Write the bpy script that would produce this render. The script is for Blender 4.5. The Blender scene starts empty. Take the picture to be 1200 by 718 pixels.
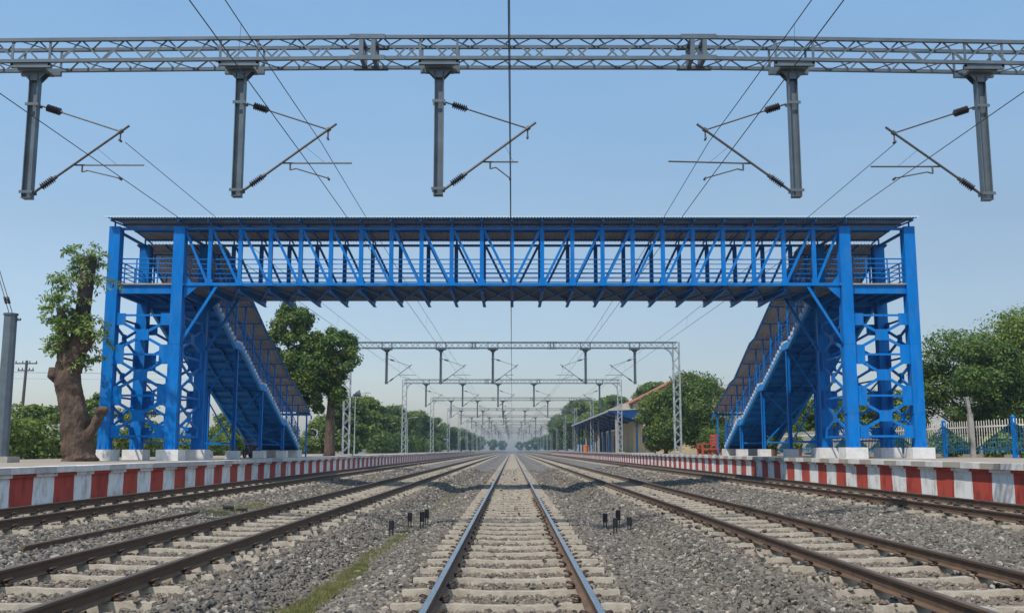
import bpy, math, random
import numpy as np
from mathutils import Vector, Matrix

random.seed(7)
RNG = np.random.default_rng(11)
scene = bpy.context.scene
COL = scene.collection
ORIGIN = {}

# ------------------------------------------------------------------ helpers
class MB:
    """collects shapes, links them as one mesh object"""
    def __init__(self, flip=1):
        self.v, self.f, self.m, self.flip, self.mi = [], [], [], flip, 0
    def add(self, vs, fs):
        o = len(self.v)
        self.v += [(self.flip * p[0], p[1], p[2]) for p in vs]
        for f in fs:
            self.f.append([o + i for i in (f if self.flip == 1 else reversed(f))])
            self.m.append(self.mi)
    def box(self, x0, x1, y0, y1, z0, z1):
        self.add([(x0,y0,z0),(x1,y0,z0),(x1,y1,z0),(x0,y1,z0),(x0,y0,z1),(x1,y0,z1),(x1,y1,z1),(x0,y1,z1)],
                 [(0,3,2,1),(4,5,6,7),(0,1,5,4),(1,2,6,5),(2,3,7,6),(3,0,4,7)])
    def bar(self, p0, p1, w, h, up=(0,0,1), ext=0.0):
        p0, p1 = Vector(p0), Vector(p1)
        d = (p1 - p0).normalized()
        p0 = p0 - d*ext; p1 = p1 + d*ext
        u = Vector(up)
        if abs(d.dot(u)) > .98: u = Vector((0,1,0)) if abs(d.y) < .9 else Vector((1,0,0))
        s = d.cross(u).normalized(); u = s.cross(d).normalized()
        a, b = s*(w/2), u*(h/2)
        vs = [p0-a-b, p0+a-b, p0+a+b, p0-a+b, p1-a-b, p1+a-b, p1+a+b, p1-a+b]
        self.add([tuple(q) for q in vs], [(0,3,2,1),(4,5,6,7),(0,1,5,4),(1,2,6,5),(2,3,7,6),(3,0,4,7)])
    def angle(self, p0, p1, size, t=.012, up=(0,0,1), side=1):
        """L section: two thin plates meeting at a corner"""
        p0, p1 = Vector(p0), Vector(p1)
        d = (p1 - p0).normalized(); u = Vector(up)
        if abs(d.dot(u)) > .98: u = Vector((0,1,0)) if abs(d.y) < .9 else Vector((1,0,0))
        s = d.cross(u).normalized()*side; u = s.cross(d).normalized()
        if u.dot(Vector(up)) < 0: u = -u
        a = u*(size/2); 
        self.bar(p0 + a, p1 + a, t, size, up=tuple(u))
        b = s*(size/2 + t/2)
        self.bar(p0 + b, p1 + b, size, t, up=tuple(u))
    def tube(self, p0, p1, r0, r1=None, n=8, caps=True):
        r1 = r0 if r1 is None else r1
        p0, p1 = Vector(p0), Vector(p1)
        d = (p1 - p0).normalized()
        s = d.orthogonal().normalized(); u = d.cross(s)
        vs = []
        for p, r in ((p0, r0), (p1, r1)):
            for k in range(n):
                a = 2*math.pi*k/n
                vs.append(tuple(p + s*(r*math.cos(a)) + u*(r*math.sin(a))))
        fs = [(k, (k+1) % n, n+(k+1) % n, n+k) for k in range(n)]
        if caps: fs += [tuple(range(n-1,-1,-1)), tuple(range(n, 2*n))]
        self.add(vs, fs)
    def gnarled(self, pts, rad, n=14, amp=.09, seed=0, sub=6):
        # trunk with flutes, burls and hollows
        rng = random.Random(seed); P, R = [], []
        for i in range(len(pts)-1):
            for k in range(sub):
                u = k/sub; P.append(Vector(pts[i]).lerp(Vector(pts[i+1]), u)); R.append(rad[i]+(rad[i+1]-rad[i])*u)
        P.append(Vector(pts[-1])); R.append(rad[-1])
        ph = [rng.uniform(0,6.28) for _ in range(6)]; m = len(P); vs = []; s = None
        burl = [(rng.uniform(0,m), rng.uniform(0,6.28), rng.uniform(.5,1.4)) for _ in range(9)]
        for i, p in enumerate(P):
            d = (P[min(i+1,m-1)]-P[max(i-1,0)]).normalized()
            s = d.orthogonal().normalized() if s is None else (s - d*s.dot(d)).normalized()
            u = d.cross(s)
            for k in range(n):
                a = 2*math.pi*k/n
                q = 1 + amp*(.8*math.sin(3*a+ph[0]+i*.07)+.5*math.sin(5*a+ph[1]-i*.11)+.5*math.sin(2*a+ph[2]+i*.35)+.6*math.sin(i*5.4/sub+ph[3]+2*math.sin(a))+.45*math.sin(13*a+ph[4]+1.3*math.sin(i*.4))+.3*math.sin(19*a+ph[5]-i*.3)) + rng.uniform(-.32,.32)*amp
                for bi, ba, bs in burl:
                    da = math.atan2(math.sin(a-ba), math.cos(a-ba)); q += amp*2.2*bs*math.exp(-((i-bi)/(.27*sub))**2-(da/.5)**2)
                vs.append(tuple(p + s*(R[i]*q*math.cos(a)) + u*(R[i]*q*math.sin(a))))
        fs = [(i*n+k, i*n+(k+1)%n, (i+1)*n+(k+1)%n, (i+1)*n+k) for i in range(m-1) for k in range(n)] + [tuple(range(n-1,-1,-1)), tuple(range((m-1)*n, m*n))]
        self.add(vs, fs)
    def path(self, pts, rad, n=8, caps=True, wob=0.0, rng=None):
        """continuous tapered tube through points"""
        pts = [Vector(p) for p in pts]; m = len(pts)
        vs = []; s = None
        for i, p in enumerate(pts):
            d = (pts[min(i+1, m-1)] - pts[max(i-1, 0)]).normalized()
            s = d.orthogonal().normalized() if s is None else (s - d*s.dot(d)).normalized()
            u = d.cross(s); r = rad[i] if hasattr(rad, '__len__') else rad
            for k in range(n):
                a = 2*math.pi*k/n
                rr = r*(1 + (wob*(rng.random()-.5)*2 if wob else 0))
                vs.append(tuple(p + s*(rr*math.cos(a)) + u*(rr*math.sin(a))))
        fs = [(i*n+k, i*n+(k+1) % n, (i+1)*n+(k+1) % n, (i+1)*n+k) for i in range(m-1) for k in range(n)]
        if caps: fs += [tuple(range(n-1,-1,-1)), tuple(range((m-1)*n, m*n))]
        self.add(vs, fs)
    def prism(self, pts, off):
        n = len(pts); off = Vector(off)
        a = [tuple(Vector(p)) for p in pts]; b = [tuple(Vector(p)+off) for p in pts]
        self.add(a+b, [tuple(range(n-1,-1,-1)), tuple(range(n,2*n))] + [(k,(k+1)%n,n+(k+1)%n,n+k) for k in range(n)])
    def build(self, name, mats, parent=None, smooth=False, link=True):
        o = ORIGIN.get(parent.name, Vector()) if parent else Vector()
        me = bpy.data.meshes.new(name)
        me.from_pydata([(p[0]-o.x, p[1]-o.y, p[2]-o.z) for p in self.v], [], self.f)
        mats = mats if isinstance(mats, (list, tuple)) else [mats]
        for mt in mats: me.materials.append(mt)
        if len(mats) > 1: me.polygons.foreach_set('material_index', self.m)
        if smooth: me.polygons.foreach_set('use_smooth', [True]*len(me.polygons))
        me.update()
        ob = bpy.data.objects.new(name, me)
        COL.objects.link(ob)
        if parent: ob.parent = parent; ORIGIN[ob.name] = o
        else: ORIGIN[ob.name] = Vector()
        return ob

def np_mesh(name, verts, faces, mat, parent=None, smooth=False):
    """faces: (N,k) int array"""
    o = ORIGIN.get(parent.name, Vector()) if parent else Vector()
    me = bpy.data.meshes.new(name)
    verts = np.asarray(verts, dtype=np.float32) - np.array([o.x, o.y, o.z], dtype=np.float32)
    faces = np.asarray(faces, dtype=np.int32)
    n, k = faces.shape
    me.vertices.add(len(verts)); me.vertices.foreach_set('co', verts.ravel())
    me.loops.add(n*k); me.loops.foreach_set('vertex_index', faces.ravel())
    me.polygons.add(n); me.polygons.foreach_set('loop_start', np.arange(0, n*k, k, dtype=np.int32))
    me.update(calc_edges=True)
    me.materials.append(mat)
    if smooth: me.polygons.foreach_set('use_smooth', np.ones(n, dtype=bool))
    ob = bpy.data.objects.new(name, me); COL.objects.link(ob)
    if parent: ob.parent = parent
    ORIGIN[ob.name] = o
    return ob

def tag(o, label=None, cat=None, group=None, kind=None):
    if label: o['label'] = label
    if cat: o['category'] = cat
    if group: o['group'] = group
    if kind: o['kind'] = kind
    return o

def thing(name, loc, label, cat, group=None):
    o = bpy.data.objects.new(name, None); COL.objects.link(o)
    o.empty_display_size = .2
    o.location = loc; ORIGIN[o.name] = Vector(loc)
    return tag(o, label, cat, group)

def part(name, parent):
    o = bpy.data.objects.new(name, None); COL.objects.link(o)
    o.empty_display_size = .1; o.parent = parent; ORIGIN[o.name] = ORIGIN[parent.name]
    return o

KIDS = {}
def children_of(o):
    return [c for c in COL.objects if c.parent == o]
def copy_tree(o, parent=None):
    c = o.copy(); COL.objects.link(c)
    c.parent = parent
    ORIGIN[c.name] = ORIGIN.get(o.name, Vector())
    for ch in KIDS.get(o.name) or list(o.children): copy_tree(ch, c)
    return c

# ------------------------------------------------------------------ materials
def mat(name, col, rough=.6, metal=0.0, var=.0, scale=3.0, col2=None, mix=.5, bump=0.0, bscale=20.0, spec=None, detail=5.0, stretch=None):
    m = bpy.data.materials.new(name); m.use_nodes = True
    nt = m.node_tree; N = nt.nodes; L = nt.links
    b = N['Principled BSDF']
    b.inputs['Roughness'].default_value = rough; b.inputs['Metallic'].default_value = metal
    if spec is not None: b.inputs['Specular IOR Level'].default_value = spec
    b.inputs['Base Color'].default_value = (*col, 1)
    tc = N.new('ShaderNodeNewGeometry')
    src = tc.outputs['Position']
    if stretch:
        mp = N.new('ShaderNodeMapping'); mp.inputs['Scale'].default_value = stretch
        L.new(src, mp.inputs['Vector']); src = mp.outputs['Vector']
    if col2 is not None or var > 0:
        nz = N.new('ShaderNodeTexNoise'); nz.inputs['Scale'].default_value = scale; nz.inputs['Detail'].default_value = detail
        nz.inputs['Roughness'].default_value = .65
        L.new(src, nz.inputs['Vector'])
        rp = N.new('ShaderNodeValToRGB')
        c2 = col2 if col2 is not None else tuple(c*(1-var) for c in col)
        c1 = col if col2 is not None else tuple(min(1, c*(1+var)) for c in col)
        rp.color_ramp.elements[0].position = .5 - .22 + (mix-.5); rp.color_ramp.elements[1].position = .5 + .22 + (mix-.5)
        rp.color_ramp.elements[0].color = (*c2, 1); rp.color_ramp.elements[1].color = (*c1, 1)
        L.new(nz.outputs['Fac'], rp.inputs['Fac']); L.new(rp.outputs['Color'], b.inputs['Base Color'])
    if bump > 0:
        n2 = N.new('ShaderNodeTexNoise'); n2.inputs['Scale'].default_value = bscale; n2.inputs['Detail'].default_value = 6
        L.new(src, n2.inputs['Vector'])
        bp = N.new('ShaderNodeBump'); bp.inputs['Strength'].default_value = bump; bp.inputs['Distance'].default_value = .02
        L.new(n2.outputs['Fac'], bp.inputs['Height']); L.new(bp.outputs['Normal'], b.inputs['Normal'])
    return m

BLUE   = mat('blue_paint', (.0,.165,.53), .5, spec=.13, col2=(.0,.112,.37), mix=.42, scale=1.7, bump=.08, bscale=9, stretch=(1.6,1.6,.5))
def weather(m, amount=.55):
    # dusty, sun-bleached patches and small rust runs over the paint
    nt = m.node_tree; N = nt.nodes; L = nt.links; b = N['Principled BSDF']
    src = b.inputs['Base Color'].links[0].from_socket
    g = N.new('ShaderNodeNewGeometry'); mp = N.new('ShaderNodeMapping'); mp.inputs['Scale'].default_value = (3.2,3.2,.55); L.new(g.outputs['Position'], mp.inputs[0])
    n1 = N.new('ShaderNodeTexNoise'); n1.inputs['Scale'].default_value = 1.6; n1.inputs['Detail'].default_value = 7; n1.inputs['Roughness'].default_value = .7; L.new(mp.outputs[0], n1.inputs['Vector'])
    r1 = N.new('ShaderNodeValToRGB'); r1.color_ramp.elements[0].position = .5; r1.color_ramp.elements[0].color = (0,0,0,1); r1.color_ramp.elements[1].position = .78; r1.color_ramp.elements[1].color = (amount,)*3+(1,)
    L.new(n1.outputs['Fac'], r1.inputs['Fac'])
    m1 = N.new('ShaderNodeMixRGB'); m1.inputs['Color2'].default_value = (.085,.16,.26,1); L.new(r1.outputs['Color'], m1.inputs['Fac']); L.new(src, m1.inputs['Color1'])
    n2 = N.new('ShaderNodeTexNoise'); n2.inputs['Scale'].default_value = 3.3; n2.inputs['Detail'].default_value = 8; n2.inputs['Roughness'].default_value = .75; L.new(mp.outputs[0], n2.inputs['Vector'])
    r2 = N.new('ShaderNodeValToRGB'); r2.color_ramp.elements[0].position = .67; r2.color_ramp.elements[0].color = (0,0,0,1); r2.color_ramp.elements[1].position = .73; r2.color_ramp.elements[1].color = (.8,.8,.8,1)
    L.new(n2.outputs['Fac'], r2.inputs['Fac'])
    m2 = N.new('ShaderNodeMixRGB'); m2.inputs['Color2'].default_value = (.09,.055,.035,1); L.new(r2.outputs['Color'], m2.inputs['Fac']); L.new(m1.outputs[0], m2.inputs['Color1'])
    L.new(m2.outputs[0], b.inputs['Base Color'])
weather(BLUE, .55)
BLUE_LIT  = mat('blue_paint_lit', (.012,.27,.66), .5, spec=.25, col2=(.008,.20,.52), scale=2.0)  # bridge blue lightened for the stringers, their lit look put into the colour
STEEL  = mat('galvanised_steel', (.125,.155,.18), .5, .2, col2=(.075,.095,.11), scale=2.2)
MASTC  = mat('aluminium_paint', (.33,.37,.39), .55, .1, col2=(.22,.25,.26), scale=1.5)
DSTEEL = mat('weathered_steel', (.10,.11,.12), .55, .2, col2=(.07,.05,.04), scale=14)
CERAM  = mat('brown_ceramic', (.035,.028,.03), .25)
WIRE   = mat('oxidised_copper', (.045,.045,.05), .6, .3)
DECKM  = mat('deck_plate', (.13,.17,.22), .7, col2=(.08,.095,.12), scale=1.4)
FLASH  = mat('bluish_zinc', (.33,.50,.60), .5)
SHEET  = mat('roof_sheet', (.46,.43,.42), .55, .15, col2=(.30,.24,.21), scale=1.1, mix=.45)
CONC   = mat('white_washed_concrete', (.66,.65,.64), .85, col2=(.46,.44,.41), scale=3.5, mix=.38, bump=.25, bscale=30)
PAVE   = mat('platform_paving', (.34,.285,.225), .9, col2=(.22,.18,.14), scale=.9, bump=.2, bscale=25)
SLAB   = mat('concrete_slab', (.36,.33,.30), .85, col2=(.22,.20,.18), scale=2.2, bump=.2, bscale=30)
SLEEP  = mat('sleeper_concrete', (.39,.34,.27), .9, col2=(.22,.185,.14), scale=6, bump=.4, bscale=45)
RAILS  = mat('rail_rust', (.050,.036,.027), .75, .1, col2=(.105,.056,.028), scale=3, mix=.62)
RAILR  = mat('rail_rust_brown', (.15,.09,.05), .75, col2=(.075,.045,.03), scale=4)
HEADS  = mat('rail_polished', (.60,.62,.66), .26, 1.0, col2=(.40,.38,.37), scale=7, mix=.4, stretch=(1,.15,1))
HEADR  = mat('rail_head_dull', (.20,.135,.09), .45, .5, col2=(.11,.075,.05), scale=5, stretch=(1,.2,1))
CLIP   = mat('clip_iron', (.045,.033,.026), .6, .3, col2=(.07,.035,.02), scale=20)
BARK   = mat('bark', (.125,.085,.06), .95, col2=(.055,.038,.03), scale=6, bump=1.0, bscale=12, stretch=(1,1,.35))
BARKB  = mat('red_bark', (.125,.078,.052), .95, col2=(.040,.027,.020), scale=5, bump=1.0, bscale=7, stretch=(1,1,.45))
BARKB.node_tree.nodes['Bump'].inputs['Distance'].default_value = .12
CUT    = mat('burnt_stub', (.028,.024,.022), .9, col2=(.05,.035,.028), scale=8, bump=.8, bscale=14)
BLACK  = mat('black_paint', (.012,.012,.013), .5)
REDP   = mat('red_paint', (.36,.075,.035), .6, col2=(.34,.05,.025), scale=6)
RUST   = mat('orange_rust', (.24,.13,.06), .85, col2=(.13,.065,.035), scale=9)
CREAM  = mat('cream_plaster', (.55,.46,.33), .9, col2=(.42,.33,.22), scale=1.2, mix=.4)
YELLOW = mat('yellow_plaster', (.47,.36,.19), .9, col2=(.33,.24,.13), scale=.8, mix=.4)
TILE   = mat('roof_tile', (.36,.14,.07), .85, col2=(.22,.09,.05), scale=5)
DARKB  = mat('canopy_blue', (.004,.052,.17), .6, spec=.2, col2=(.003,.035,.115), scale=1)
GLASS  = mat('dark_glass', (.03,.035,.04), .15)
FENCEW = mat('white_picket_paint', (.62,.58,.52), .7, col2=(.48,.44,.38), scale=3)
CONCG  = mat('grey_concrete', (.36,.33,.30), .9, col2=(.24,.22,.2), scale=4, bump=.3)
WOOD   = mat('pole_wood', (.07,.06,.055), .9)
ORANGE = mat('orange_plastic', (.62,.16,.03), .5)

def gravel_material():
    m = bpy.data.materials.new('ballast_gravel'); m.use_nodes = True
    nt = m.node_tree; N = nt.nodes; L = nt.links; b = N['Principled BSDF']
    b.inputs['Roughness'].default_value = .92
    g = N.new('ShaderNodeNewGeometry')
    vo = N.new('ShaderNodeTexVoronoi'); vo.inputs['Scale'].default_value = 9.5; L.new(g.outputs['Position'], vo.inputs['Vector'])
    rp = N.new('ShaderNodeValToRGB'); e = rp.color_ramp.elements
    e[0].position = .0; e[0].color = (.065,.060,.054,1); e[1].position = 1.0; e[1].color = (.25,.23,.205,1)
    sp = N.new('ShaderNodeSeparateColor'); L.new(vo.outputs['Color'], sp.inputs['Color']); L.new(sp.outputs['Red'], rp.inputs['Fac'])
    nz = N.new('ShaderNodeTexNoise'); nz.inputs['Scale'].default_value = .35; nz.inputs['Detail'].default_value = 4
    L.new(g.outputs['Position'], nz.inputs['Vector'])
    mx = N.new('ShaderNodeMixRGB'); mx.blend_type = 'MULTIPLY'; mx.inputs['Fac'].default_value = 1
    r2 = N.new('ShaderNodeValToRGB'); r2.color_ramp.elements[0].position = .3; r2.color_ramp.elements[0].color = (.68,.63,.58,1)
    r2.color_ramp.elements[1].position = .7; r2.color_ramp.elements[1].color = (1,.99,.98,1)
    L.new(nz.outputs['Fac'], r2.inputs['Fac']); L.new(rp.outputs['Color'], mx.inputs['Color1']); L.new(r2.outputs['Color'], mx.inputs['Color2'])
    L.new(mx.outputs['Color'], b.inputs['Base Color'])
    bp = N.new('ShaderNodeBump'); bp.inputs['Strength'].default_value = 1.0; bp.inputs['Distance'].default_value = .06; bp.invert = True
    L.new(vo.outputs['Distance'], bp.inputs['Height']); L.new(bp.outputs['Normal'], b.inputs['Normal'])
    return m
GRAVEL = gravel_material()

def stone_material():
    m = bpy.data.materials.new('crushed_stone'); m.use_nodes = True
    nt = m.node_tree; N = nt.nodes; L = nt.links; b = N['Principled BSDF']
    b.inputs['Roughness'].default_value = .88
    a = N.new('ShaderNodeAttribute'); a.attribute_type = 'INSTANCER'; a.attribute_name = 'tone'
    rp = N.new('ShaderNodeValToRGB'); cr = rp.color_ramp; e = cr.elements
    e[0].position = 0; e[0].color = (.045,.043,.040,1); e[1].position = 1; e[1].color = (.33,.31,.28,1)
    q = e.new(.45); q.color = (.118,.111,.102,1); q = e.new(.62); q.color = (.14,.122,.104,1); q = e.new(.85); q.color = (.205,.193,.176,1)
    L.new(a.outputs['Fac'], rp.inputs['Fac'])
    nz = N.new('ShaderNodeTexNoise'); nz.inputs['Scale'].default_value = 30; nz.inputs['Detail'].default_value = 4
    g = N.new('ShaderNodeNewGeometry'); L.new(g.outputs['Position'], nz.inputs['Vector'])
    du = N.new('ShaderNodeAttribute'); du.attribute_type = 'INSTANCER'; du.attribute_name = 'dust'
    dm = N.new('ShaderNodeMixRGB'); dm.inputs['Color2'].default_value = (.20,.145,.095,1); L.new(du.outputs['Fac'], dm.inputs['Fac']); L.new(rp.outputs['Color'], dm.inputs['Color1'])
    mx = N.new('ShaderNodeMixRGB'); mx.blend_type = 'MULTIPLY'; mx.inputs['Fac'].default_value = 1
    r2 = N.new('ShaderNodeValToRGB'); r2.color_ramp.elements[0].position = .3; r2.color_ramp.elements[0].color = (.70,.66,.60,1)
    r2.color_ramp.elements[1].position = .65; r2.color_ramp.elements[1].color = (1.14,1.07,.97,1)
    L.new(nz.outputs['Fac'], r2.inputs['Fac']); L.new(dm.outputs['Color'], mx.inputs['Color1']); L.new(r2.outputs['Color'], mx.inputs['Color2'])
    L.new(mx.outputs['Color'], b.inputs['Base Color'])
    return m
STONE = stone_material()

def leaf_material(name, c_dark, c_mid, c_light, scale=1.3, trans=.35):
    m = bpy.data.materials.new(name); m.use_nodes = True
    nt = m.node_tree; N = nt.nodes; L = nt.links; b = N['Principled BSDF']
    b.inputs['Roughness'].default_value = .55; b.inputs['Specular IOR Level'].default_value = .3
    g = N.new('ShaderNodeNewGeometry')
    nz = N.new('ShaderNodeTexNoise'); nz.inputs['Scale'].default_value = scale; nz.inputs['Detail'].default_value = 3
    L.new(g.outputs['Position'], nz.inputs['Vector'])
    ad = N.new('ShaderNodeMath'); ad.operation = 'MULTIPLY_ADD'; ad.inputs[1].default_value = .35; ad.use_clamp = True
    L.new(g.outputs['Random Per Island'], ad.inputs[0]); 
    sb = N.new('ShaderNodeMath'); sb.operation = 'SUBTRACT'; sb.inputs[1].default_value = .17
    L.new(nz.outputs['Fac'], sb.inputs[0]); L.new(sb.outputs[0], ad.inputs[2])
    rp = N.new('ShaderNodeValToRGB'); e = rp.color_ramp.elements
    e[0].position = .28; e[0].color = (*c_dark,1); e[1].position = .75; e[1].color = (*c_light,1)
    q = e.new(.5); q.color = (*c_mid,1)
    L.new(ad.outputs[0], rp.inputs['Fac']); L.new(rp.outputs['Color'], b.inputs['Base Color'])
    tr = N.new('ShaderNodeBsdfTranslucent'); L.new(rp.outputs['Color'], tr.inputs['Color'])
    mx = N.new('ShaderNodeMixShader'); mx.inputs['Fac'].default_value = trans
    L.new(b.outputs[0], mx.inputs[1]); L.new(tr.outputs[0], mx.inputs[2])
    L.new(mx.outputs[0], N['Material Output'].inputs['Surface'])
    return m
LEAF_D = leaf_material('leaf_dark', (.040,.080,.018), (.085,.145,.028), (.17,.225,.045))
LEAF_M = leaf_material('leaf_mid', (.060,.110,.020), (.130,.195,.032), (.27,.31,.06))
LEAF_T = leaf_material('leaf_broad', (.040,.085,.020), (.085,.150,.030), (.22,.27,.05), scale=.8)
LEAF_L = leaf_material('leaf_light', (.07,.12,.02), (.13,.19,.035), (.24,.28,.06))
LEAF_F = leaf_material('leaf_fern', (.095,.16,.04), (.19,.29,.07), (.32,.40,.12), trans=.45)
GRASS  = leaf_material('grass_blade', (.13,.135,.045), (.20,.20,.06), (.30,.28,.11), scale=3, trans=.4)

def stripe_material():
    m = bpy.data.materials.new('red_white_stripes'); m.use_nodes = True
    nt = m.node_tree; N = nt.nodes; L = nt.links; b = N['Principled BSDF']; b.inputs['Roughness'].default_value = .8
    g = N.new('ShaderNodeNewGeometry'); s = N.new('ShaderNodeSeparateXYZ'); L.new(g.outputs['Position'], s.inputs[0])
    def mt(op, a, bb=None):
        n = N.new('ShaderNodeMath'); n.operation = op
        for i, v in enumerate((a, bb)):
            if v is None: continue
            if isinstance(v, (int, float)): n.inputs[i].default_value = v
            else: L.new(v, n.inputs[i])
        return n.outputs[0]
    nzw = N.new('ShaderNodeTexNoise'); nzw.inputs['Scale'].default_value = 1.1; L.new(g.outputs['Position'], nzw.inputs['Vector'])
    wob = mt('MULTIPLY', mt('SUBTRACT', nzw.outputs['Fac'], .5), .16)
    # stripe phase differs on the two platforms (x sign)
    side = mt('GREATER_THAN', s.outputs['X'], 0)
    ph = mt('ADD', mt('MULTIPLY', side, SPR[0]-SPL[0]), SPL[0])
    per = mt('ADD', mt('MULTIPLY', side, SPR[1]-SPL[1]), SPL[1])
    u = mt('FRACT', mt('DIVIDE', mt('SUBTRACT', mt('ADD', s.outputs['Y'], wob), ph), mt('MULTIPLY', per, 2)))
    red = mt('LESS_THAN', u, .5)
    mx = N.new('ShaderNodeMixRGB'); L.new(red, mx.inputs['Fac'])
    mx.inputs['Color1'].default_value = (.78,.77,.74,1); mx.inputs['Color2'].default_value = (.45,.060,.034,1)
    nz = N.new('ShaderNodeTexNoise'); nz.inputs['Scale'].default_value = 2.2; nz.inputs['Detail'].default_value = 8; nz.inputs['Roughness'].default_value = .7
    mp = N.new('ShaderNodeMapping'); mp.inputs['Scale'].default_value = (1,1,.5); L.new(g.outputs['Position'], mp.inputs[0]); L.new(mp.outputs[0], nz.inputs['Vector'])
    rp = N.new('ShaderNodeValToRGB'); rp.color_ramp.elements[0].position = .33; rp.color_ramp.elements[0].color = (.52,.47,.42,1)
    rp.color_ramp.elements[1].position = .52; rp.color_ramp.elements[1].color = (1,1,1,1); L.new(nz.outputs['Fac'], rp.inputs['Fac'])
    m2 = N.new('ShaderNodeMixRGB'); m2.blend_type = 'MULTIPLY'; m2.inputs['Fac'].default_value = 1
    L.new(mx.outputs[0], m2.inputs['Color1']); L.new(rp.outputs[0], m2.inputs['Color2'])
    # dark drip marks and spots
    n3 = N.new('ShaderNodeTexNoise'); n3.inputs['Scale'].default_value = 7; n3.inputs['Detail'].default_value = 2
    L.new(g.outputs['Position'], n3.inputs['Vector'])
    r3 = N.new('ShaderNodeValToRGB'); r3.color_ramp.elements[0].position = .24; r3.color_ramp.elements[0].color = (.3,.28,.26,1)
    r3.color_ramp.elements[1].position = .29; r3.color_ramp.elements[1].color = (1,1,1,1); L.new(n3.outputs['Fac'], r3.inputs['Fac'])
    m3 = N.new('ShaderNodeMixRGB'); m3.blend_type = 'MULTIPLY'; m3.inputs['Fac'].default_value = 1
    L.new(m2.outputs[0], m3.inputs['Color1']); L.new(r3.outputs[0], m3.inputs['Color2'])
    L.new(m3.outputs[0], b.inputs['Base Color'])
    return m
SPL = (24.05, 1.17)    # start of a red stripe, stripe width (left platform)
SPR = (24.05, 1.15)
STRIPE = stripe_material()

def picket_material():
    """white railings whose lower part is painted blue up to a zigzag line peaking at the posts"""
    m = bpy.data.materials.new('picket_zigzag_paint'); m.use_nodes = True
    nt = m.node_tree; N = nt.nodes; L = nt.links; b = N['Principled BSDF']; b.inputs['Roughness'].default_value = .65
    g = N.new('ShaderNodeNewGeometry'); s = N.new('ShaderNodeSeparateXYZ'); L.new(g.outputs['Position'], s.inputs[0])
    pp = N.new('ShaderNodeMath'); pp.operation = 'PINGPONG'
    ad = N.new('ShaderNodeMath'); ad.operation = 'SUBTRACT'; ad.inputs[1].default_value = FENCE_Y0
    L.new(s.outputs['Y'], ad.inputs[0]); L.new(ad.outputs[0], pp.inputs[0]); pp.inputs[1].default_value = FENCE_BAY/2
    ml = N.new('ShaderNodeMath'); ml.operation = 'MULTIPLY_ADD'; ml.inputs[1].default_value = -1.15/(FENCE_BAY/2); ml.inputs[2].default_value = 2.78
    L.new(pp.outputs[0], ml.inputs[0])
    lt = N.new('ShaderNodeMath'); lt.operation = 'LESS_THAN'; L.new(s.outputs['Z'], lt.inputs[0]); L.new(ml.outputs[0], lt.inputs[1])
    mx = N.new('ShaderNodeMixRGB'); L.new(lt.outputs[0], mx.inputs['Fac'])
    mx.inputs['Color1'].default_value = (.78,.73,.65,1); mx.inputs['Color2'].default_value = (.005,.12,.26,1)
    L.new(mx.outputs[0], b.inputs['Base Color'])
    return m
FENCE_Y0, FENCE_BAY = 36.5, 7.0
PICKET = picket_material()

# ------------------------------------------------------------------ camera, light, sky
PITCH = 8.14
cam_d = bpy.data.cameras.new('camera'); cam = bpy.data.objects.new('camera', cam_d); COL.objects.link(cam)
cam.location = (0, 0, 1.55); cam.rotation_euler = (math.radians(90 + PITCH), 0, 0)
cam_d.sensor_width = 36; cam_d.lens = 1175/1200*36; cam_d.clip_end = 6000; cam_d.clip_start = .1
scene.camera = cam
SUN_EL = math.radians(56); SUN_AZ = math.atan2(-.62, -.78)      # azimuth from +Y towards +X
to_sun = Vector((math.sin(SUN_AZ)*math.cos(SUN_EL), math.cos(SUN_AZ)*math.cos(SUN_EL), math.sin(SUN_EL)))
sl = bpy.data.lights.new('sun', 'SUN'); sl.energy = 3.9; sl.angle = math.radians(.9); sl.color = (1, .94, .85)
so = bpy.data.objects.new('sun', sl); COL.objects.link(so); so.rotation_euler = to_sun.to_track_quat('Z', 'Y').to_euler()
so.location = to_sun*200
world = bpy.data.worlds.new('World'); scene.world = world; world.use_nodes = True
wn = world.node_tree; bg = wn.nodes['Background']
sky = wn.nodes.new('ShaderNodeTexSky'); sky.sky_type = 'NISHITA'; sky.sun_disc = False
sky.sun_elevation = SUN_EL; sky.sun_rotation = -SUN_AZ
sky.air_density = 1.2; sky.dust_density = 1.0; sky.ozone_density = 5.0; sky.altitude = 50
tint = wn.nodes.new('ShaderNodeMixRGB'); tint.blend_type = 'MULTIPLY'; tint.inputs['Fac'].default_value = 1
tco = wn.nodes.new('ShaderNodeTexCoord'); sxyz = wn.nodes.new('ShaderNodeSeparateXYZ'); wn.links.new(tco.outputs['Generated'], sxyz.inputs[0])
ramp = wn.nodes.new('ShaderNodeValToRGB'); el = ramp.color_ramp.elements
el[0].position = .0; el[0].color = (.87,.83,.93,1); el[1].position = .45; el[1].color = (1.50,1.58,1.42,1)
lo = el.new(.10); lo.color = (.99,.91,.92,1)
mid = el.new(.21); mid.color = (1.17,1.05,.95,1)
wn.links.new(sxyz.outputs['Z'], ramp.inputs['Fac']); wn.links.new(ramp.outputs['Color'], tint.inputs['Color2'])
wn.links.new(sky.outputs[0], tint.inputs['Color1'])
cn = wn.nodes.new('ShaderNodeTexNoise'); cn.inputs['Scale'].default_value = 2.2; cn.inputs['Detail'].default_value = 5; cn.inputs['Roughness'].default_value = .6
cmap = wn.nodes.new('ShaderNodeMapping'); cmap.inputs['Scale'].default_value = (1,1,3.5); wn.links.new(tco.outputs['Generated'], cmap.inputs[0]); wn.links.new(cmap.outputs[0], cn.inputs['Vector'])
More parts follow.
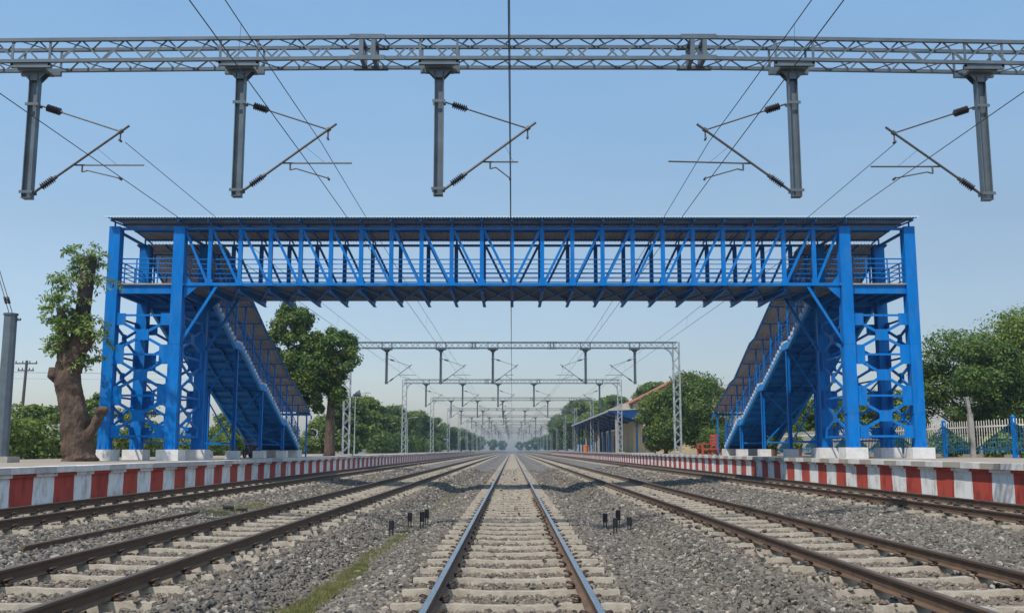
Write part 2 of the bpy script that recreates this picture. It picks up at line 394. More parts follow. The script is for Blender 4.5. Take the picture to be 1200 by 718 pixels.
cr = wn.nodes.new('ShaderNodeValToRGB'); cr.color_ramp.elements[0].position = .38; cr.color_ramp.elements[0].color = (.97,.98,.99,1); cr.color_ramp.elements[1].position = .75; cr.color_ramp.elements[1].color = (1.10,1.06,1.03,1)
wn.links.new(cn.outputs['Fac'], cr.inputs['Fac'])
veil = wn.nodes.new('ShaderNodeMixRGB'); veil.blend_type = 'MULTIPLY'; veil.inputs['Fac'].default_value = 1
wn.links.new(tint.outputs[0], veil.inputs['Color1']); wn.links.new(cr.outputs['Color'], veil.inputs['Color2']); wn.links.new(veil.outputs[0], bg.inputs[0]); bg.inputs['Strength'].default_value = .122
scene.view_settings.view_transform = 'Standard'; scene.view_settings.look = 'None'
scene.view_settings.exposure = 0.2; scene.view_settings.gamma = 1
scene.render.engine = 'CYCLES'
scene.cycles.use_denoising = True
scene.cycles.max_bounces = 6; scene.cycles.diffuse_bounces = 3; scene.cycles.glossy_bounces = 3
scene.cycles.volume_bounces = 0; scene.cycles.transparent_max_bounces = 8

# ------------------------------------------------------------------ ground, track bed
ZL, ZR = 1.13, 1.22            # platform surfaces
TRACKS = [  # centre x, rail level, gauge half (rail centres), label
    (0.0, 0.0), (-5.22, .14), (-9.98, .32), (5.15, .13), (10.66, .33)]
BX = [-13.5,-12.4,-11.6,-8.35,-7.6,-6.95,-3.5,-2.85,-2.4,-1.75,1.75,2.35,2.8,3.4,6.9,7.9,9.0,12.3,12.9,13.6]
BZ = [.0,.02,.05,.05,-.07,-.125,-.125,-.42,-.43,-.265,-.265,-.42,-.40,-.135,-.135,-.05,.06,.06,.02,.0]
def bedz(x): return np.interp(x, BX, BZ)

def ground():
    xs = [-900,-300,-100,-40,-24,-20,-15,-12.3,12.8,15,20,24,40,100,300,900]
    zs = [1.0,1.0,1.0,.95,.95,.9,.6,-.6,-.6,.6,.9,.95,.95,1.0,1.0,1.0]
    ys = [-40,0,20,60,120,250,600,1500]
    vs = [(x,y,z) for y in ys for x, z in zip(xs, zs)]
    n = len(xs)
    mb = MB(); mb.add(vs, [(j*n+i, j*n+i+1, (j+1)*n+i+1, (j+1)*n+i) for j in range(len(ys)-1) for i in range(n-1)])
    g = mb.build('ground', mat('dry_earth', (.17,.135,.085), .95, col2=(.07,.085,.03), scale=.12, bump=.3, bscale=2))
    tag(g, kind='structure')
    ys = list(np.arange(-12, 60, 1.5)) + list(np.arange(60, 200, 7)) + list(np.arange(200, 1500, 50))
    xs = sorted(set(BX + list(np.round(np.arange(-13.5, 13.6, .45), 2))))
    vs = []
    for y in ys:
        for x in xs:
            vs.append((x, y, float(bedz(x)) - .03 + (random.random()-.5)*.03))
    n = len(xs)
    mb = MB(); mb.add(vs, [(j*n+i, j*n+i+1, (j+1)*n+i+1, (j+1)*n+i) for j in range(len(ys)-1) for i in range(n-1)])
    tag(mb.build('track_bed', GRAVEL, smooth=True), kind='structure')
ground()

# ------------------------------------------------------------------ tracks
SP = 1.18; Y_FIRST = 6.0; HG = .873
def rail_mesh(x, zr, name, parent, shiny):
    hw, fw, ww, H = .036, .075, .010, .172
    prof = [(-fw,0),(fw,0),(fw,.012),(ww,.03),(ww,.128),(hw,.138),(hw,.166),(hw-.008,H),(-hw+.008,H),(-hw,.166),(-hw,.138),(-ww,.128),(-ww,.03),(-fw,.012)]
    ys = list(np.arange(-10, 80, 6.0)) + list(np.arange(80, 1450, 60.0))
    vs = [(x+px, y, zr-H+pz) for y in ys for px, pz in prof]; n = len(prof)
    mb = MB()
    for j in range(len(ys)-1):
        for i in range(n):
            k = (i+1) % n
            mb.mi = 1 if i in (6,7,8) else (2 if i in (0,1,2,11,12,13) else 0)
            mb.add([vs[j*n+i], vs[j*n+k], vs[(j+1)*n+k], vs[(j+1)*n+i]], [(0,1,2,3)])
    return mb.build(name, [RAILS, HEADS if shiny else HEADR, RAILR], parent)

def sleeper_shape(mb, x, y, zr, jit=0.0):
    # prestressed concrete sleeper: tapered section, slightly lower in the middle
    xs = [-1.375,-1.0,-.75,-.3,.3,.75,1.0,1.375]; hts = [-.012,0,0,-.03,-.03,0,0,-.012]
    top = zr - .185; vs = []
    for px, h in zip(xs, hts):
        vs += [(x+px, y-.135, top-.21), (x+px, y-.075, top+h), (x+px, y+.075, top+h), (x+px, y+.135, top-.21)]
    fs = []
    for i in range(len(xs)-1):
        a = i*4; b = a+4
        fs += [(a,a+1,b+1,b), (a+1,a+2,b+2,b+1), (a+2,a+3,b+3,b+2)]
    fs += [(0,3,2,1), (28,29,30,31)]
    mb.add(vs, fs)

def clip_shape(mb, sx):
    # rubber pad edge, cast shoulder and sprung hoop; origin at rail centre on sleeper top
    for d in (sx,):
        c = d*.115
        mb.box(c-.045, c+.045, -.055, .055, 0, .03)
        pts = [(c-d*.05, -.05, .035), (c-d*.01, -.055, .07), (c+d*.035, -.03, .085), (c+d*.05, 0, .08), (c+d*.035, .03, .085), (c-d*.01, .055, .07), (c-d*.05, .05, .035)]
        mb.path(pts, .014, n=6)

def tracks():
    names = ['railway track running straight ahead under the camera, with bright polished rail heads',
             'railway track just left of the middle one, between it and the lying scrap rail',
             'railway track along the shaded striped platform with the pollarded tree',
             'railway track just right of the middle one, dull brown rail heads',
             'railway track along the sunlit striped platform with the picket fence']
    cms = {}
    for q in (-1, 1): cms[q] = MB(); clip_shape(cms[q], q)
    clip0 = {}
    for i, (xc, zr) in enumerate(TRACKS):
        t = thing('railway_track', (xc, Y_FIRST, zr-.4), names[i], 'railway track', 'parallel railway tracks')
        for s in (-1, 1): rail_mesh(xc + s*HG, zr, 'rail', t, i == 0)
        off = [0, .35, .7, .2, .55][i]
        smb = MB(); sleeper_shape(smb, xc, Y_FIRST, zr)
        s0 = None
        for k in range(100):
            y = Y_FIRST + off + k*SP
            if s0 is None: s = s0 = smb.build('sleeper', SLEEP, t)
            else:
                s = s0.copy(); COL.objects.link(s); s.parent = t
            s.location = (random.uniform(-.02,.02), off + k*SP, 0)
            if 2 <= k < (26 if i == 0 else 22):
                for sd, q in ((-1,-1),(-1,1),(1,-1),(1,1)):
                    if q not in clip0:
                        c = clip0[q] = cms[q].build('rail_clip', CLIP, None, smooth=True)
                    else:
                        c = clip0[q].copy(); COL.objects.link(c)
                    c.parent = s; c.location = (sd*HG, 0, .4 - .185)
        far = MB()
        for k in range(100, 420): sleeper_shape(far, xc, Y_FIRST + off + k*SP, zr)
        fo = far.build('sleeper', SLEEP, t); fo['kind'] = 'stuff'
tracks()

# ------------------------------------------------------------------ ballast stones
def stones():
    offs = [0, .35, .7, .2, .55]
    def gen(y0, y1, dens):
        w = (y1*.53 + 2.0)
        x0, x1 = max(-w, -11.7), min(w, 12.3)
        n = int((x1-x0)*(y1-y0)*dens)
        x = RNG.uniform(x0, x1, n); y = RNG.uniform(y0, y1, n)
        keep = np.ones(n, bool)
        for (xc, zr), of in zip(TRACKS, offs):
            d = np.abs(((y - Y_FIRST - of + SP/2) % SP) - SP/2)
            ins = np.abs(x - xc) < 1.41
            ends = (np.abs(x-xc) > 1.08) & (abs(xc) > 1)
            keep &= ~(ins & (d < .14) & (RNG.random(n) > np.where(ends, .14, .006)))
            keep &= ~(np.abs(np.abs(x-xc) - HG) < .10)
        # the weedy strip in the drain is thin on stones
        return x[keep], y[keep]
    X, Y, S = [], [], []
    for y0, y1, dens, sc in ((8,14,540,1.0),(14,20,500,1.0),(20,28,370,1.05),(28,38,240,1.2),(38,52,120,1.4),(52,70,60,1.8),(70,95,26,2.3)):
        a, b = gen(y0, y1, dens); X.append(a); Y.append(b); S.append(np.full(len(a), sc))
    X = np.concatenate(X); Y = np.concatenate(Y); S = np.concatenate(S); n = len(X)
    size = np.clip(RNG.lognormal(math.log(.0355), .30, n), .016, .062)*S
    in_crib = np.zeros(n, bool)
    for xc, zr in TRACKS: in_crib |= np.abs(X-xc) < 1.38
    size = np.where(in_crib, size*.85, size)
    Z = bedz(X) - .02 + RNG.uniform(-.012, .03, n)
    for (xc, zr), of in zip(TRACKS, offs):      # stones that have rolled onto the sleeper ends
        d = np.abs(((Y - Y_FIRST - of + SP/2) % SP) - SP/2)
        on = (np.abs(X-xc) < 1.40) & (d < .13)
        Z = np.where(on, zr-.185+size*.25, Z)
    co = np.stack([X, Y, Z], 1).astype(np.float32)
    me = bpy.data.meshes.new('ballast_stones'); me.vertices.add(n); me.vertices.foreach_set('co', co.ravel())
    def attr(nm, tp, data):
        a = me.attributes.new(nm, tp, 'POINT'); a.data.foreach_set('value' if tp == 'FLOAT' else 'vector', np.asarray(data, dtype=np.float32).ravel())
    sc3 = np.stack([size, size*RNG.uniform(.65,.95,n), size*RNG.uniform(.5,.8,n)], 1)
    attr('stone_scale', 'FLOAT_VECTOR', sc3)
    attr('stone_turn', 'FLOAT_VECTOR', np.stack([RNG.uniform(-.6,.6,n), RNG.uniform(-.6,.6,n), RNG.uniform(0,6.28,n)], 1))
    dust = np.zeros(n)
    for xc, zr in TRACKS:
        dd = np.abs(X-xc); dust = np.maximum(dust, np.clip((1.75-dd)/.6, 0, 1)*.28); dust = np.maximum(dust, np.clip(1-np.abs(dd-HG)/.3, 0, 1)*.8)
    attr('dust', 'FLOAT', dust*RNG.uniform(.4,1,n))
    attr('tone', 'FLOAT', np.clip(RNG.normal(.5,.24,n) + (RNG.random(n) > .965)*.4, 0, 1))
    me.update()
    ob = bpy.data.objects.new('ballast_stones', me); COL.objects.link(ob)
    tag(ob, 'loose grey crushed stone ballast lying around and between the sleepers', 'ballast', kind='stuff')
    ng = bpy.data.node_groups.new('scatter_stones', 'GeometryNodeTree')
    ng.interface.new_socket('Geometry', in_out='INPUT', socket_type='NodeSocketGeometry')
    ng.interface.new_socket('Geometry', in_out='OUTPUT', socket_type='NodeSocketGeometry')
    N, L = ng.nodes, ng.links
    gi = N.new('NodeGroupInput'); go = N.new('NodeGroupOutput')
    join = N.new('GeometryNodeJoinGeometry')
    for k in range(9):
        ico = N.new('GeometryNodeMeshIcoSphere'); ico.inputs['Subdivisions'].default_value = 1 if k % 3 else 2; ico.inputs['Radius'].default_value = 1
        sp = N.new('GeometryNodeSetPosition'); pos = N.new('GeometryNodeInputPosition')
        rv = N.new('FunctionNodeRandomValue'); rv.data_type = 'FLOAT_VECTOR'
        amp = .42 if k % 3 else .26
        rv.inputs[0].default_value = (-amp,-amp,-amp); rv.inputs[1].default_value = (amp,amp,amp); rv.inputs['Seed'].default_value = 31+k*7
        L.new(rv.outputs[0], sp.inputs['Offset']); L.new(ico.outputs['Mesh'], sp.inputs['Geometry'])
        hull = N.new('GeometryNodeConvexHull'); L.new(sp.outputs[0], hull.inputs[0]); sp = hull
        sm = N.new('GeometryNodeSetMaterial'); sm.inputs['Material'].default_value = STONE; L.new(sp.outputs[0], sm.inputs['Geometry'])
        ss = N.new('GeometryNodeSetShadeSmooth'); ss.inputs['Shade Smooth'].default_value = False; L.new(sm.outputs[0], ss.inputs['Geometry'])
        gt = N.new('GeometryNodeGeometryToInstance'); L.new(ss.outputs[0], gt.inputs[0]); L.new(gt.outputs[0], join.inputs[0])
    iop = N.new('GeometryNodeInstanceOnPoints'); iop.inputs['Pick Instance'].default_value = True
    m2p = N.new('GeometryNodeMeshToPoints'); L.new(gi.outputs[0], m2p.inputs[0]); L.new(m2p.outputs[0], iop.inputs['Points'])
    L.new(join.outputs[0], iop.inputs['Instance'])
    for nm, sock in (('stone_scale','Scale'), ('stone_turn','Rotation')):
        na = N.new('GeometryNodeInputNamedAttribute'); na.data_type = 'FLOAT_VECTOR'; na.inputs['Name'].default_value = nm
        if sock == 'Rotation':
            er = N.new('FunctionNodeEulerToRotation'); L.new(na.outputs[0], er.inputs[0]); L.new(er.outputs[0], iop.inputs[sock])
        else: L.new(na.outputs[0], iop.inputs[sock])
    L.new(iop.outputs[0], go.inputs[0])
    md = ob.modifiers.new('scatter', 'NODES'); md.node_group = ng
stones()

def grass_tufts(name, label, n, xf, y0, y1, h, cat='grass', weights=None):
    y = RNG.uniform(y0, y1, n) if weights is None else weights(n)
    x = xf(y, n); z = bedz(x) - .02
    a = RNG.uniform(0, 6.28, n); hh = RNG.uniform(.5, 1.1, n)*h; w = RNG.uniform(.004,.009,n)
    lx, ly = RNG.normal(0, .4, n)*hh, RNG.normal(0, .4, n)*hh
    dx, dy = np.cos(a)*w, np.sin(a)*w
    v = np.stack([np.stack([x-dx, y-dy, z],1), np.stack([x+dx, y+dy, z],1), np.stack([x+lx, y+ly, z+hh],1)],1).reshape(-1,3)
    f = np.arange(3*n).reshape(-1,3)
    return tag(np_mesh(name, v, f, GRASS), label, cat, kind='stuff')

def drain_weights(n):
    y = np.concatenate([RNG.uniform(8.5,13.8,int(n*.42)), RNG.uniform(13.8,17.8,int(n*.28)), RNG.uniform(17.8,24,int(n*.14)), RNG.uniform(24,60,n)])[:n]
    # break it up into patches
    keepp = (np.sin(y*2.3)+np.sin(y*5.1+1)+RNG.normal(0,.7,n)) > -1.0
    y = np.where(keepp, y, RNG.uniform(8.5,15,n))
    return y
grass_tufts('drain_grass', 'yellow green grass growing along the stony drain left of the middle track', 38000,
            lambda y, n: -2.58 + RNG.normal(0, 1, n)*(.10 + .03*np.sin(y*1.7)) + .05*np.sin(y*.9), 8.5, 40, .095, weights=drain_weights)
grass_tufts('trackside_weeds', 'low green weeds between the left hand tracks', 2600,
            lambda y, n: -7.55 + RNG.normal(0, .22, n), 25.5, 31, .12)

# ------------------------------------------------------------------ platforms
def platform(side, x_face, z, label):
    f = side
    t = thing('railway_platform', (f*x_face, 20, 0), label, 'platform', 'station platforms')
    y0, y1 = -8, 318
    mb = MB(f); mb.box(x_face+.02, x_face+.4, y0, y1, -.5, z-.24)
    mb.build('striped_wall', STRIPE, t)
    mb = MB(f); mb.box(x_face-.05, x_face+.4, y0, y1, z-.24, z-.158); mb.build('corbel', STRIPE, t)
    mb = MB(f)
    mb.add([(x_face+.5, y0, z-.012), (23.2, y0, z-.012), (23.2, y1, z-.012), (x_face+.5, y1, z-.012)], [(0,1,2,3)])
    mb.add([(23.2, y0, z-.012), (23.2, y1, z-.012), (23.2, y1, z-1.5), (23.2, y0, z-1.5)], [(0,1,2,3)])
    mb.add([(x_face+.4, y1-.3, z-1.5), (23.2, y1-.3, z-1.5), (23.2, y1-.3, z-.012), (x_face+.4, y1-.3, z-.012)], [(0,1,2,3)])
    mb.build('paving', PAVE, t)
    # coping slabs of uneven length and whitewash
    y = y0 + .2; k = 0; far = MB(f)
    rr = random.Random(5 if f < 0 else 9)
    while y < y1:
        ln = rr.choice([1.17, 1.17, 2.34]) if f < 0 else 1.15
        dx, dz = rr.uniform(-.012,.012), rr.uniform(-.006,.006)
        b = (x_face-.13+dx, x_face+.51, y+.006, y+ln-.006, z-.155+dz, z+dz)
        white = (k % 2 == 0) if f > 0 else (rr.random() < .6)
        if k < 98:
            mb = MB(f); mb.box(*b); mb.build('coping_slab', COPW if white else (COPG if f > 0 else COPD), t)
        else: far.box(*b)
        y += ln; k += 1
    fo = far.build('coping_slab', COPG, t); fo['kind'] = 'stuff'
COPW = mat('coping_whitewash', (.66,.64,.60), .85, col2=(.42,.39,.36), scale=2.5, mix=.4, bump=.2, bscale=30)
COPG = mat('coping_stone', (.42,.37,.31), .88, col2=(.30,.26,.22), scale=2.5, bump=.2, bscale=30)
COPD = mat('coping_weathered', (.50,.48,.46), .88, col2=(.34,.32,.31), scale=2.5, bump=.2, bscale=30)
platform(-1, 11.85, ZL, 'shaded platform with red and white striped edge under the pollarded tree')
platform(1, 12.42, ZR, 'sunlit platform with red and white striped edge in front of the picket fence')

# ------------------------------------------------------------------ footbridge
YF, YB = 42.0, 45.55          # front and back truss planes
ZC0, ZC1 = 8.50, 10.95        # bottom and top chord
XC, XO = 14.15, 16.9          # tower column lines
PAN = XC/11
def corrugated(mb, x0, x1, line, pitch=.125, amp=.022, n_sub=4):
    """sheet with waves across x, following line [(y,z)...]"""
    nx = int((x1-x0)/pitch*n_sub)+1
    vs = []
    for y, z in line:
        for i in range(nx):
            x = x0 + (x1-x0)*i/(nx-1)
            vs.append((x, y, z + amp*math.sin(2*math.pi*(x-x0)/pitch)))
    fs = [(j*nx+i, j*nx+i+1, (j+1)*nx+i+1, (j+1)*nx+i) for j in range(len(line)-1) for i in range(nx-1)]
    # underside sheet gives it thickness
    o = len(vs); vs2 = [(x, y, z-.012) for x, y, z in vs]
    mb.add(vs, fs); mb.add(vs2, [tuple(reversed(f)) for f in fs])
    top = [(j*nx) for j in range(len(line))]
    mb.add([vs[i] for i in range(nx)] + [vs2[i] for i in range(nx)], [(i, nx+i, nx+i+1, i+1) for i in range(nx-1)])

def brace_frame(mb, A, B, levels, out):
    """tower bracing between column centre lines A and B (xy), plates face 'out'"""
    A, B, out = Vector((*A,0)), Vector((*B,0)), Vector((*out,0))
    d = (B-A).normalized(); L = (B-A).length; ins = .22
    P = lambda u, z, o=0.0: tuple(A + d*u + out*o + Vector((0,0,z)))
    def plate(u0, u1, z0, z1, o=.035, t=.02, c=.0):
        if c > 0:
            pts = [P(u0,z0,o), P(u1-c if u0 < L/2 else u1, z0, o), P(u1, z0+c if u0 < L/2 else z0, o), P(u1, z1-c if u0 < L/2 else z1, o), P(u1-c if u0 < L/2 else u1, z1, o), P(u0, z1, o)]
        else: pts = [P(u0,z0,o), P(u1,z0,o), P(u1,z1,o), P(u0,z1,o)]
        mb.prism(pts, tuple(out*t))
    m = L/2
    n = len(levels)
    for i, z in enumerate(levels):
        last, first = i == n-1, i == 0
        mb.bar(P(ins,z,.01), P(L-ins,z,.01), .05, .085)
        za = z-.07 if last else z-.41; zb = z+.08 if first else z+.41
        if first: za = z-.42
        if last: zb = z+.45
        plate(ins, ins+.42, za, zb); plate(L-ins-.42, L-ins, za, zb)
    for i in range(n-1):
        z1, z0 = levels[i], levels[i+1]; c = (z0+z1)/2
        plate(m-.26, m+.26, c-.23, c+.23)
        for (u, z) in ((ins+.25, z1-.3), (L-ins-.25, z1-.3), (ins+.25, z0+.3), (L-ins-.25, z0+.3)):
            mb.bar(P(u,z,.0), P(m + (.12 if u > m else -.12), c + (.1 if z > c else -.1), .0), .06, .115)

def footbridge():
    t = thing('footbridge', (0, 43.8, ZL), 'bright blue steel truss footbridge with tin roof and stairs, crossing over all the tracks', 'footbridge')
    # ---- columns and plinths
    for s in (-1, 1):
        zp = ZL if s < 0 else ZR
        for x in (XC, XO):
            for y in (YF, YB):
                mb = MB(s)
                zt = ZC1 + (.02 if y == YF else -.06)
                zb = zp + .44
                for dy in (-.21, .21):
                    mb.box(x-.235, x+.235, y+dy-.018, y+dy+.018, zb, zt)
                mb.box(x-.205, x-.175, y-.19, y+.19, zb, zt)
                mb.box(x+.175, x+.205, y-.19, y+.19, zb, zt)
                mb.box(x-.24, x+.24, y-.235, y+.235, zb+.002, zb+.03)
                for zz in (3.05, 5.95): mb.box(x-.242, x+.242, y-.236, y+.236, zz, zz+.025)
                for dx in (-.12, .12): mb.prism([(x+dx-.01, y-.23, zb+.03), (x+dx-.01, y-.31, zb+.03), (x+dx-.01, y-.23, zb+.33)], (.02,0,0))
                mb.build('column', BLUE, t)
                mb = MB(s); hw = .46
                mb.box(x-hw, x+hw, y-.46, y+.46, zp-.03, zp+.44)
                mb.build('plinth', CONC, t)
        # ---- tower bracing on four faces
        LV = [7.17, 5.52, 3.80, 2.12]
        for A, B, out in (((XC,YF-.10),(XO,YF-.10),(0,-1)), ((XC,YB+.10),(XO,YB+.10),(0,1)),
                          ((XC-.08,YF),(XC-.08,YB),(-1,0)), ((XO+.08,YF),(XO+.08,YB),(1,0))):
            mb = MB(s); brace_frame(mb, A, B, LV, out); mb.build('tower_bracing', BLUE, t)
        # ---- landing beams, deck and rails beside the tower
        mb = MB(s)
        for y in (YF-.02, YB+.02): mb.box(XC+.2, XO-.2, y-.06, y+.06, 8.10, 8.46)
        for x in (XC, XO): mb.box(x-.07, x+.07, YF+.22, YB-.22, 8.12, 8.44)
        for k in range(4): mb.box(XC+.5+k*.58, XC+.58+k*.58, YF+.06, YB-.06, 8.2, 8.44)
        mb.build('landing_beam', BLUE, t)
        mb = MB(s); mb.box(XC-.25, XO+.05, YF-.16, YB+.25, 8.465, 8.53); mb.build('landing_deck', SLAB, t)
        mb = MB(s)
        for k in range(5):
            z = 8.78 + k*.205
            mb.tube((XC+.23, YF-.02, z), (XO-.23, YF-.02, z), .022 if k < 4 else .03, n=6)
            mb.tube((XO+.03, YF+.2, z), (XO+.03, YB-.2, z), .022 if k < 4 else .03, n=6)
        for u in (.33, .66):
            mb.bar((XC+(XO-XC)*u, YF-.02, 8.53), (XC+(XO-XC)*u, YF-.02, 9.6), .045, .045)
            mb.bar((XO+.03, YF+(YB-YF)*u, 8.53), (XO+.03, YF+(YB-YF)*u, 9.6), .045, .045)
        mb.build('landing_railing', BLUE, t)
        # head beams tying the columns under the roof
        mb = MB(s)
        for y in (YF, YB): mb.box(XC+.24, XO-.24, y-.05, y+.05, ZC1-.1, ZC1)
        for x in (XC, XO): mb.box(x-.05, x+.05, YF+.24, YB-.24, ZC1-.16, ZC1-.06)
        mb.build('head_beam', BLUE, t)
        # knee braces
        for y, zb in ((YF, 6.05), (YB, 6.05)):
            mb = MB(s); mb.bar((XC-.2, y, zb), (XC-1.62, y, ZC0-.06), .09, .11); mb.build('knee_brace', BLUE, t)
        for y in (YF, YB):
            mb = MB(s); mb.prism([(XC-.24, y-.03, ZC0-.07), (XC-.85, y-.03, ZC0-.07), (XC-.24, y-.03, ZC0-.62)], (0,.06,0))
            mb.prism([(XC-.24, y-.04, ZC0+.07), (XC-.55, y-.04, ZC0+.07), (XC-.24, y-.04, ZC0+.5)], (0,.05,0)); mb.build('gusset_plate', BLUE, t)
    # ---- trusses
    for y, f in ((YF, -1), (YB, 1)):
        for z, h in ((ZC0, .13), (ZC1-.045, .09)):
            mb = MB(); mb.box(-XC+.24, XC-.24, y-.075, y+.075, z-h/2, z+h/2); mb.build('chord', BLUE, t)
        for k in range(-10, 11):
            x = k*PAN
            mb = MB()
            mb.box(x-.085, x+.085, y+f*.055-.012, y+f*.055+.012, ZC0+.065, ZC1-.09)
            mb.box(x-.085, x+.085, y-f*.055-.012, y-f*.055+.012, ZC0+.065, ZC1-.09)
            mb.box(x-.012, x+.012, y-.043, y+.043, ZC0+.065, ZC1-.09)
            mb.build('truss_post', BLUE, t)
            gm = MB()
            gw = .15
            pts = [(x-gw, y+f*.09, ZC0-.06), (x+gw, y+f*.09, ZC0-.06), (x+gw, y+f*.09, ZC0+.14), (x+.1, y+f*.09, ZC0+.24), (x-.1, y+f*.09, ZC0+.24), (x-gw, y+f*.09, ZC0+.14)]
            gm.prism(pts, (0, -f*.014, 0)); gm.build('gusset_plate', BLUE, t)
        for k in range(11):
            for s in (-1, 1):
                mb = MB(s)
                mb.bar(((k+1)*PAN - (.1 if k < 10 else .2), y, ZC1-.12), (k*PAN+.1, y, ZC0+.12), .105, .05, up=(0,1,0))
                mb.build('truss_diagonal', BLUE, t)
    # ---- cross beams, deck, sway bracing below
    for k in range(-10, 11):
        mb = MB(); x = k*PAN
        mb.box(x-.012, x+.012, YF+.08, YB+1.15, 8.20, 8.425)
        mb.prism([(x-.07, YF+.08, 8.205), (x+.07, YF+.08, 8.205), (x+.07, YB+1.15, 8.205), (x-.07, YB+1.15, 8.205)], (0,0,-.018))
        mb.box(x-.06, x+.06, YF+.08, YB+1.15, 8.425, 8.44)
        mb.build('cross_beam', BLUE, t)
    mb = MB()
    for k in range(-10, 10):
        x = k*PAN
        mb.bar((x+.08, YF+.12, 8.36), (x+PAN-.08, YB-.1, 8.36), .08, .05)
        mb.bar((x+.08, YB-.1, 8.31), (x+PAN-.08, YF+.12, 8.31), .08, .05)
    mb.build('sway_bracing', BLUE, t)
    mb = MB(); mb.box(-XC+.26, XC-.26, YF+.085, YB+.9, 8.445, 8.50); mb.build('deck', DECKM, t)
    # ---- railings
    for y in (YF+.12, YB-.12):
        mb = MB()
        for k in range(5): mb.tube((-XC+.26, y, 8.78+k*.205), (XC-.26, y, 8.78+k*.205), .017 if k < 4 else .024, n=6)
        for k in range(-10, 11, 2): mb.bar((k*PAN, y, 8.5), (k*PAN, y, 9.6), .04, .04)
        mb.build('railing', BLUE, t)
    # ---- roof
    line = []
    for i in range(9):
        u = i/8; y = YF-.55 + u*(YB-YF+1.45)
        line.append((y, 11.30 + .16*math.sin(math.pi*u)))
    mb = MB(); corrugated(mb, -17.2, 17.2, line); mb.build('roof_sheet', SHEET, t)
    mb = MB()
    for u in (.1, .36, .64, .92):
        y = YF-.55 + u*(YB-YF+1.45); z = 11.30 + .16*math.sin(math.pi*u) - .07
        mb.box(-17.15, 17.15, y-.02, y+.02, z-.035, z+.035)
    mb.build('purlin', BLUE, t)
    mb = MB(); nx = 34*32; vs = []
    for i in range(nx+1):
        x = -17.22 + 34.44*i/nx; w = .024*math.sin(2*math.pi*(x+17.2)/.125)
        vs += [(x, YF-.565, 11.285+w), (x, YF-.555, 11.335+w), (x, YF-.50, 11.345+w)]
    mb.add(vs, [(3*i, 3*i+3, 3*i+4, 3*i+1) for i in range(nx)] + [(3*i+1, 3*i+4, 3*i+5, 3*i+2) for i in range(nx)])
    mb.build('eave_flashing', FLASH, t)
    for k in list(range(-11, 12)) + [-13.2, 13.2]:
        x = k*PAN; mb = MB()
        pts = [(x, YF-.5, 11.17), (x, YF+.6, 11.24), (x, (YF+YB)/2+.2, 11.33), (x, YB+.1, 11.25), (x, YB+.85, 11.17)]
        for a, b in zip(pts[:-1], pts[1:]): mb.bar(a, b, .06, .05, ext=.01)
        for y in (YF, YB): mb.bar((x, y, ZC1), (x, y, 11.2), .06, .06)
        mb.build('roof_frame', BLUE, t)
    # ---- stairs
    for s in (-1, 1): staircase(t, s)
    return t

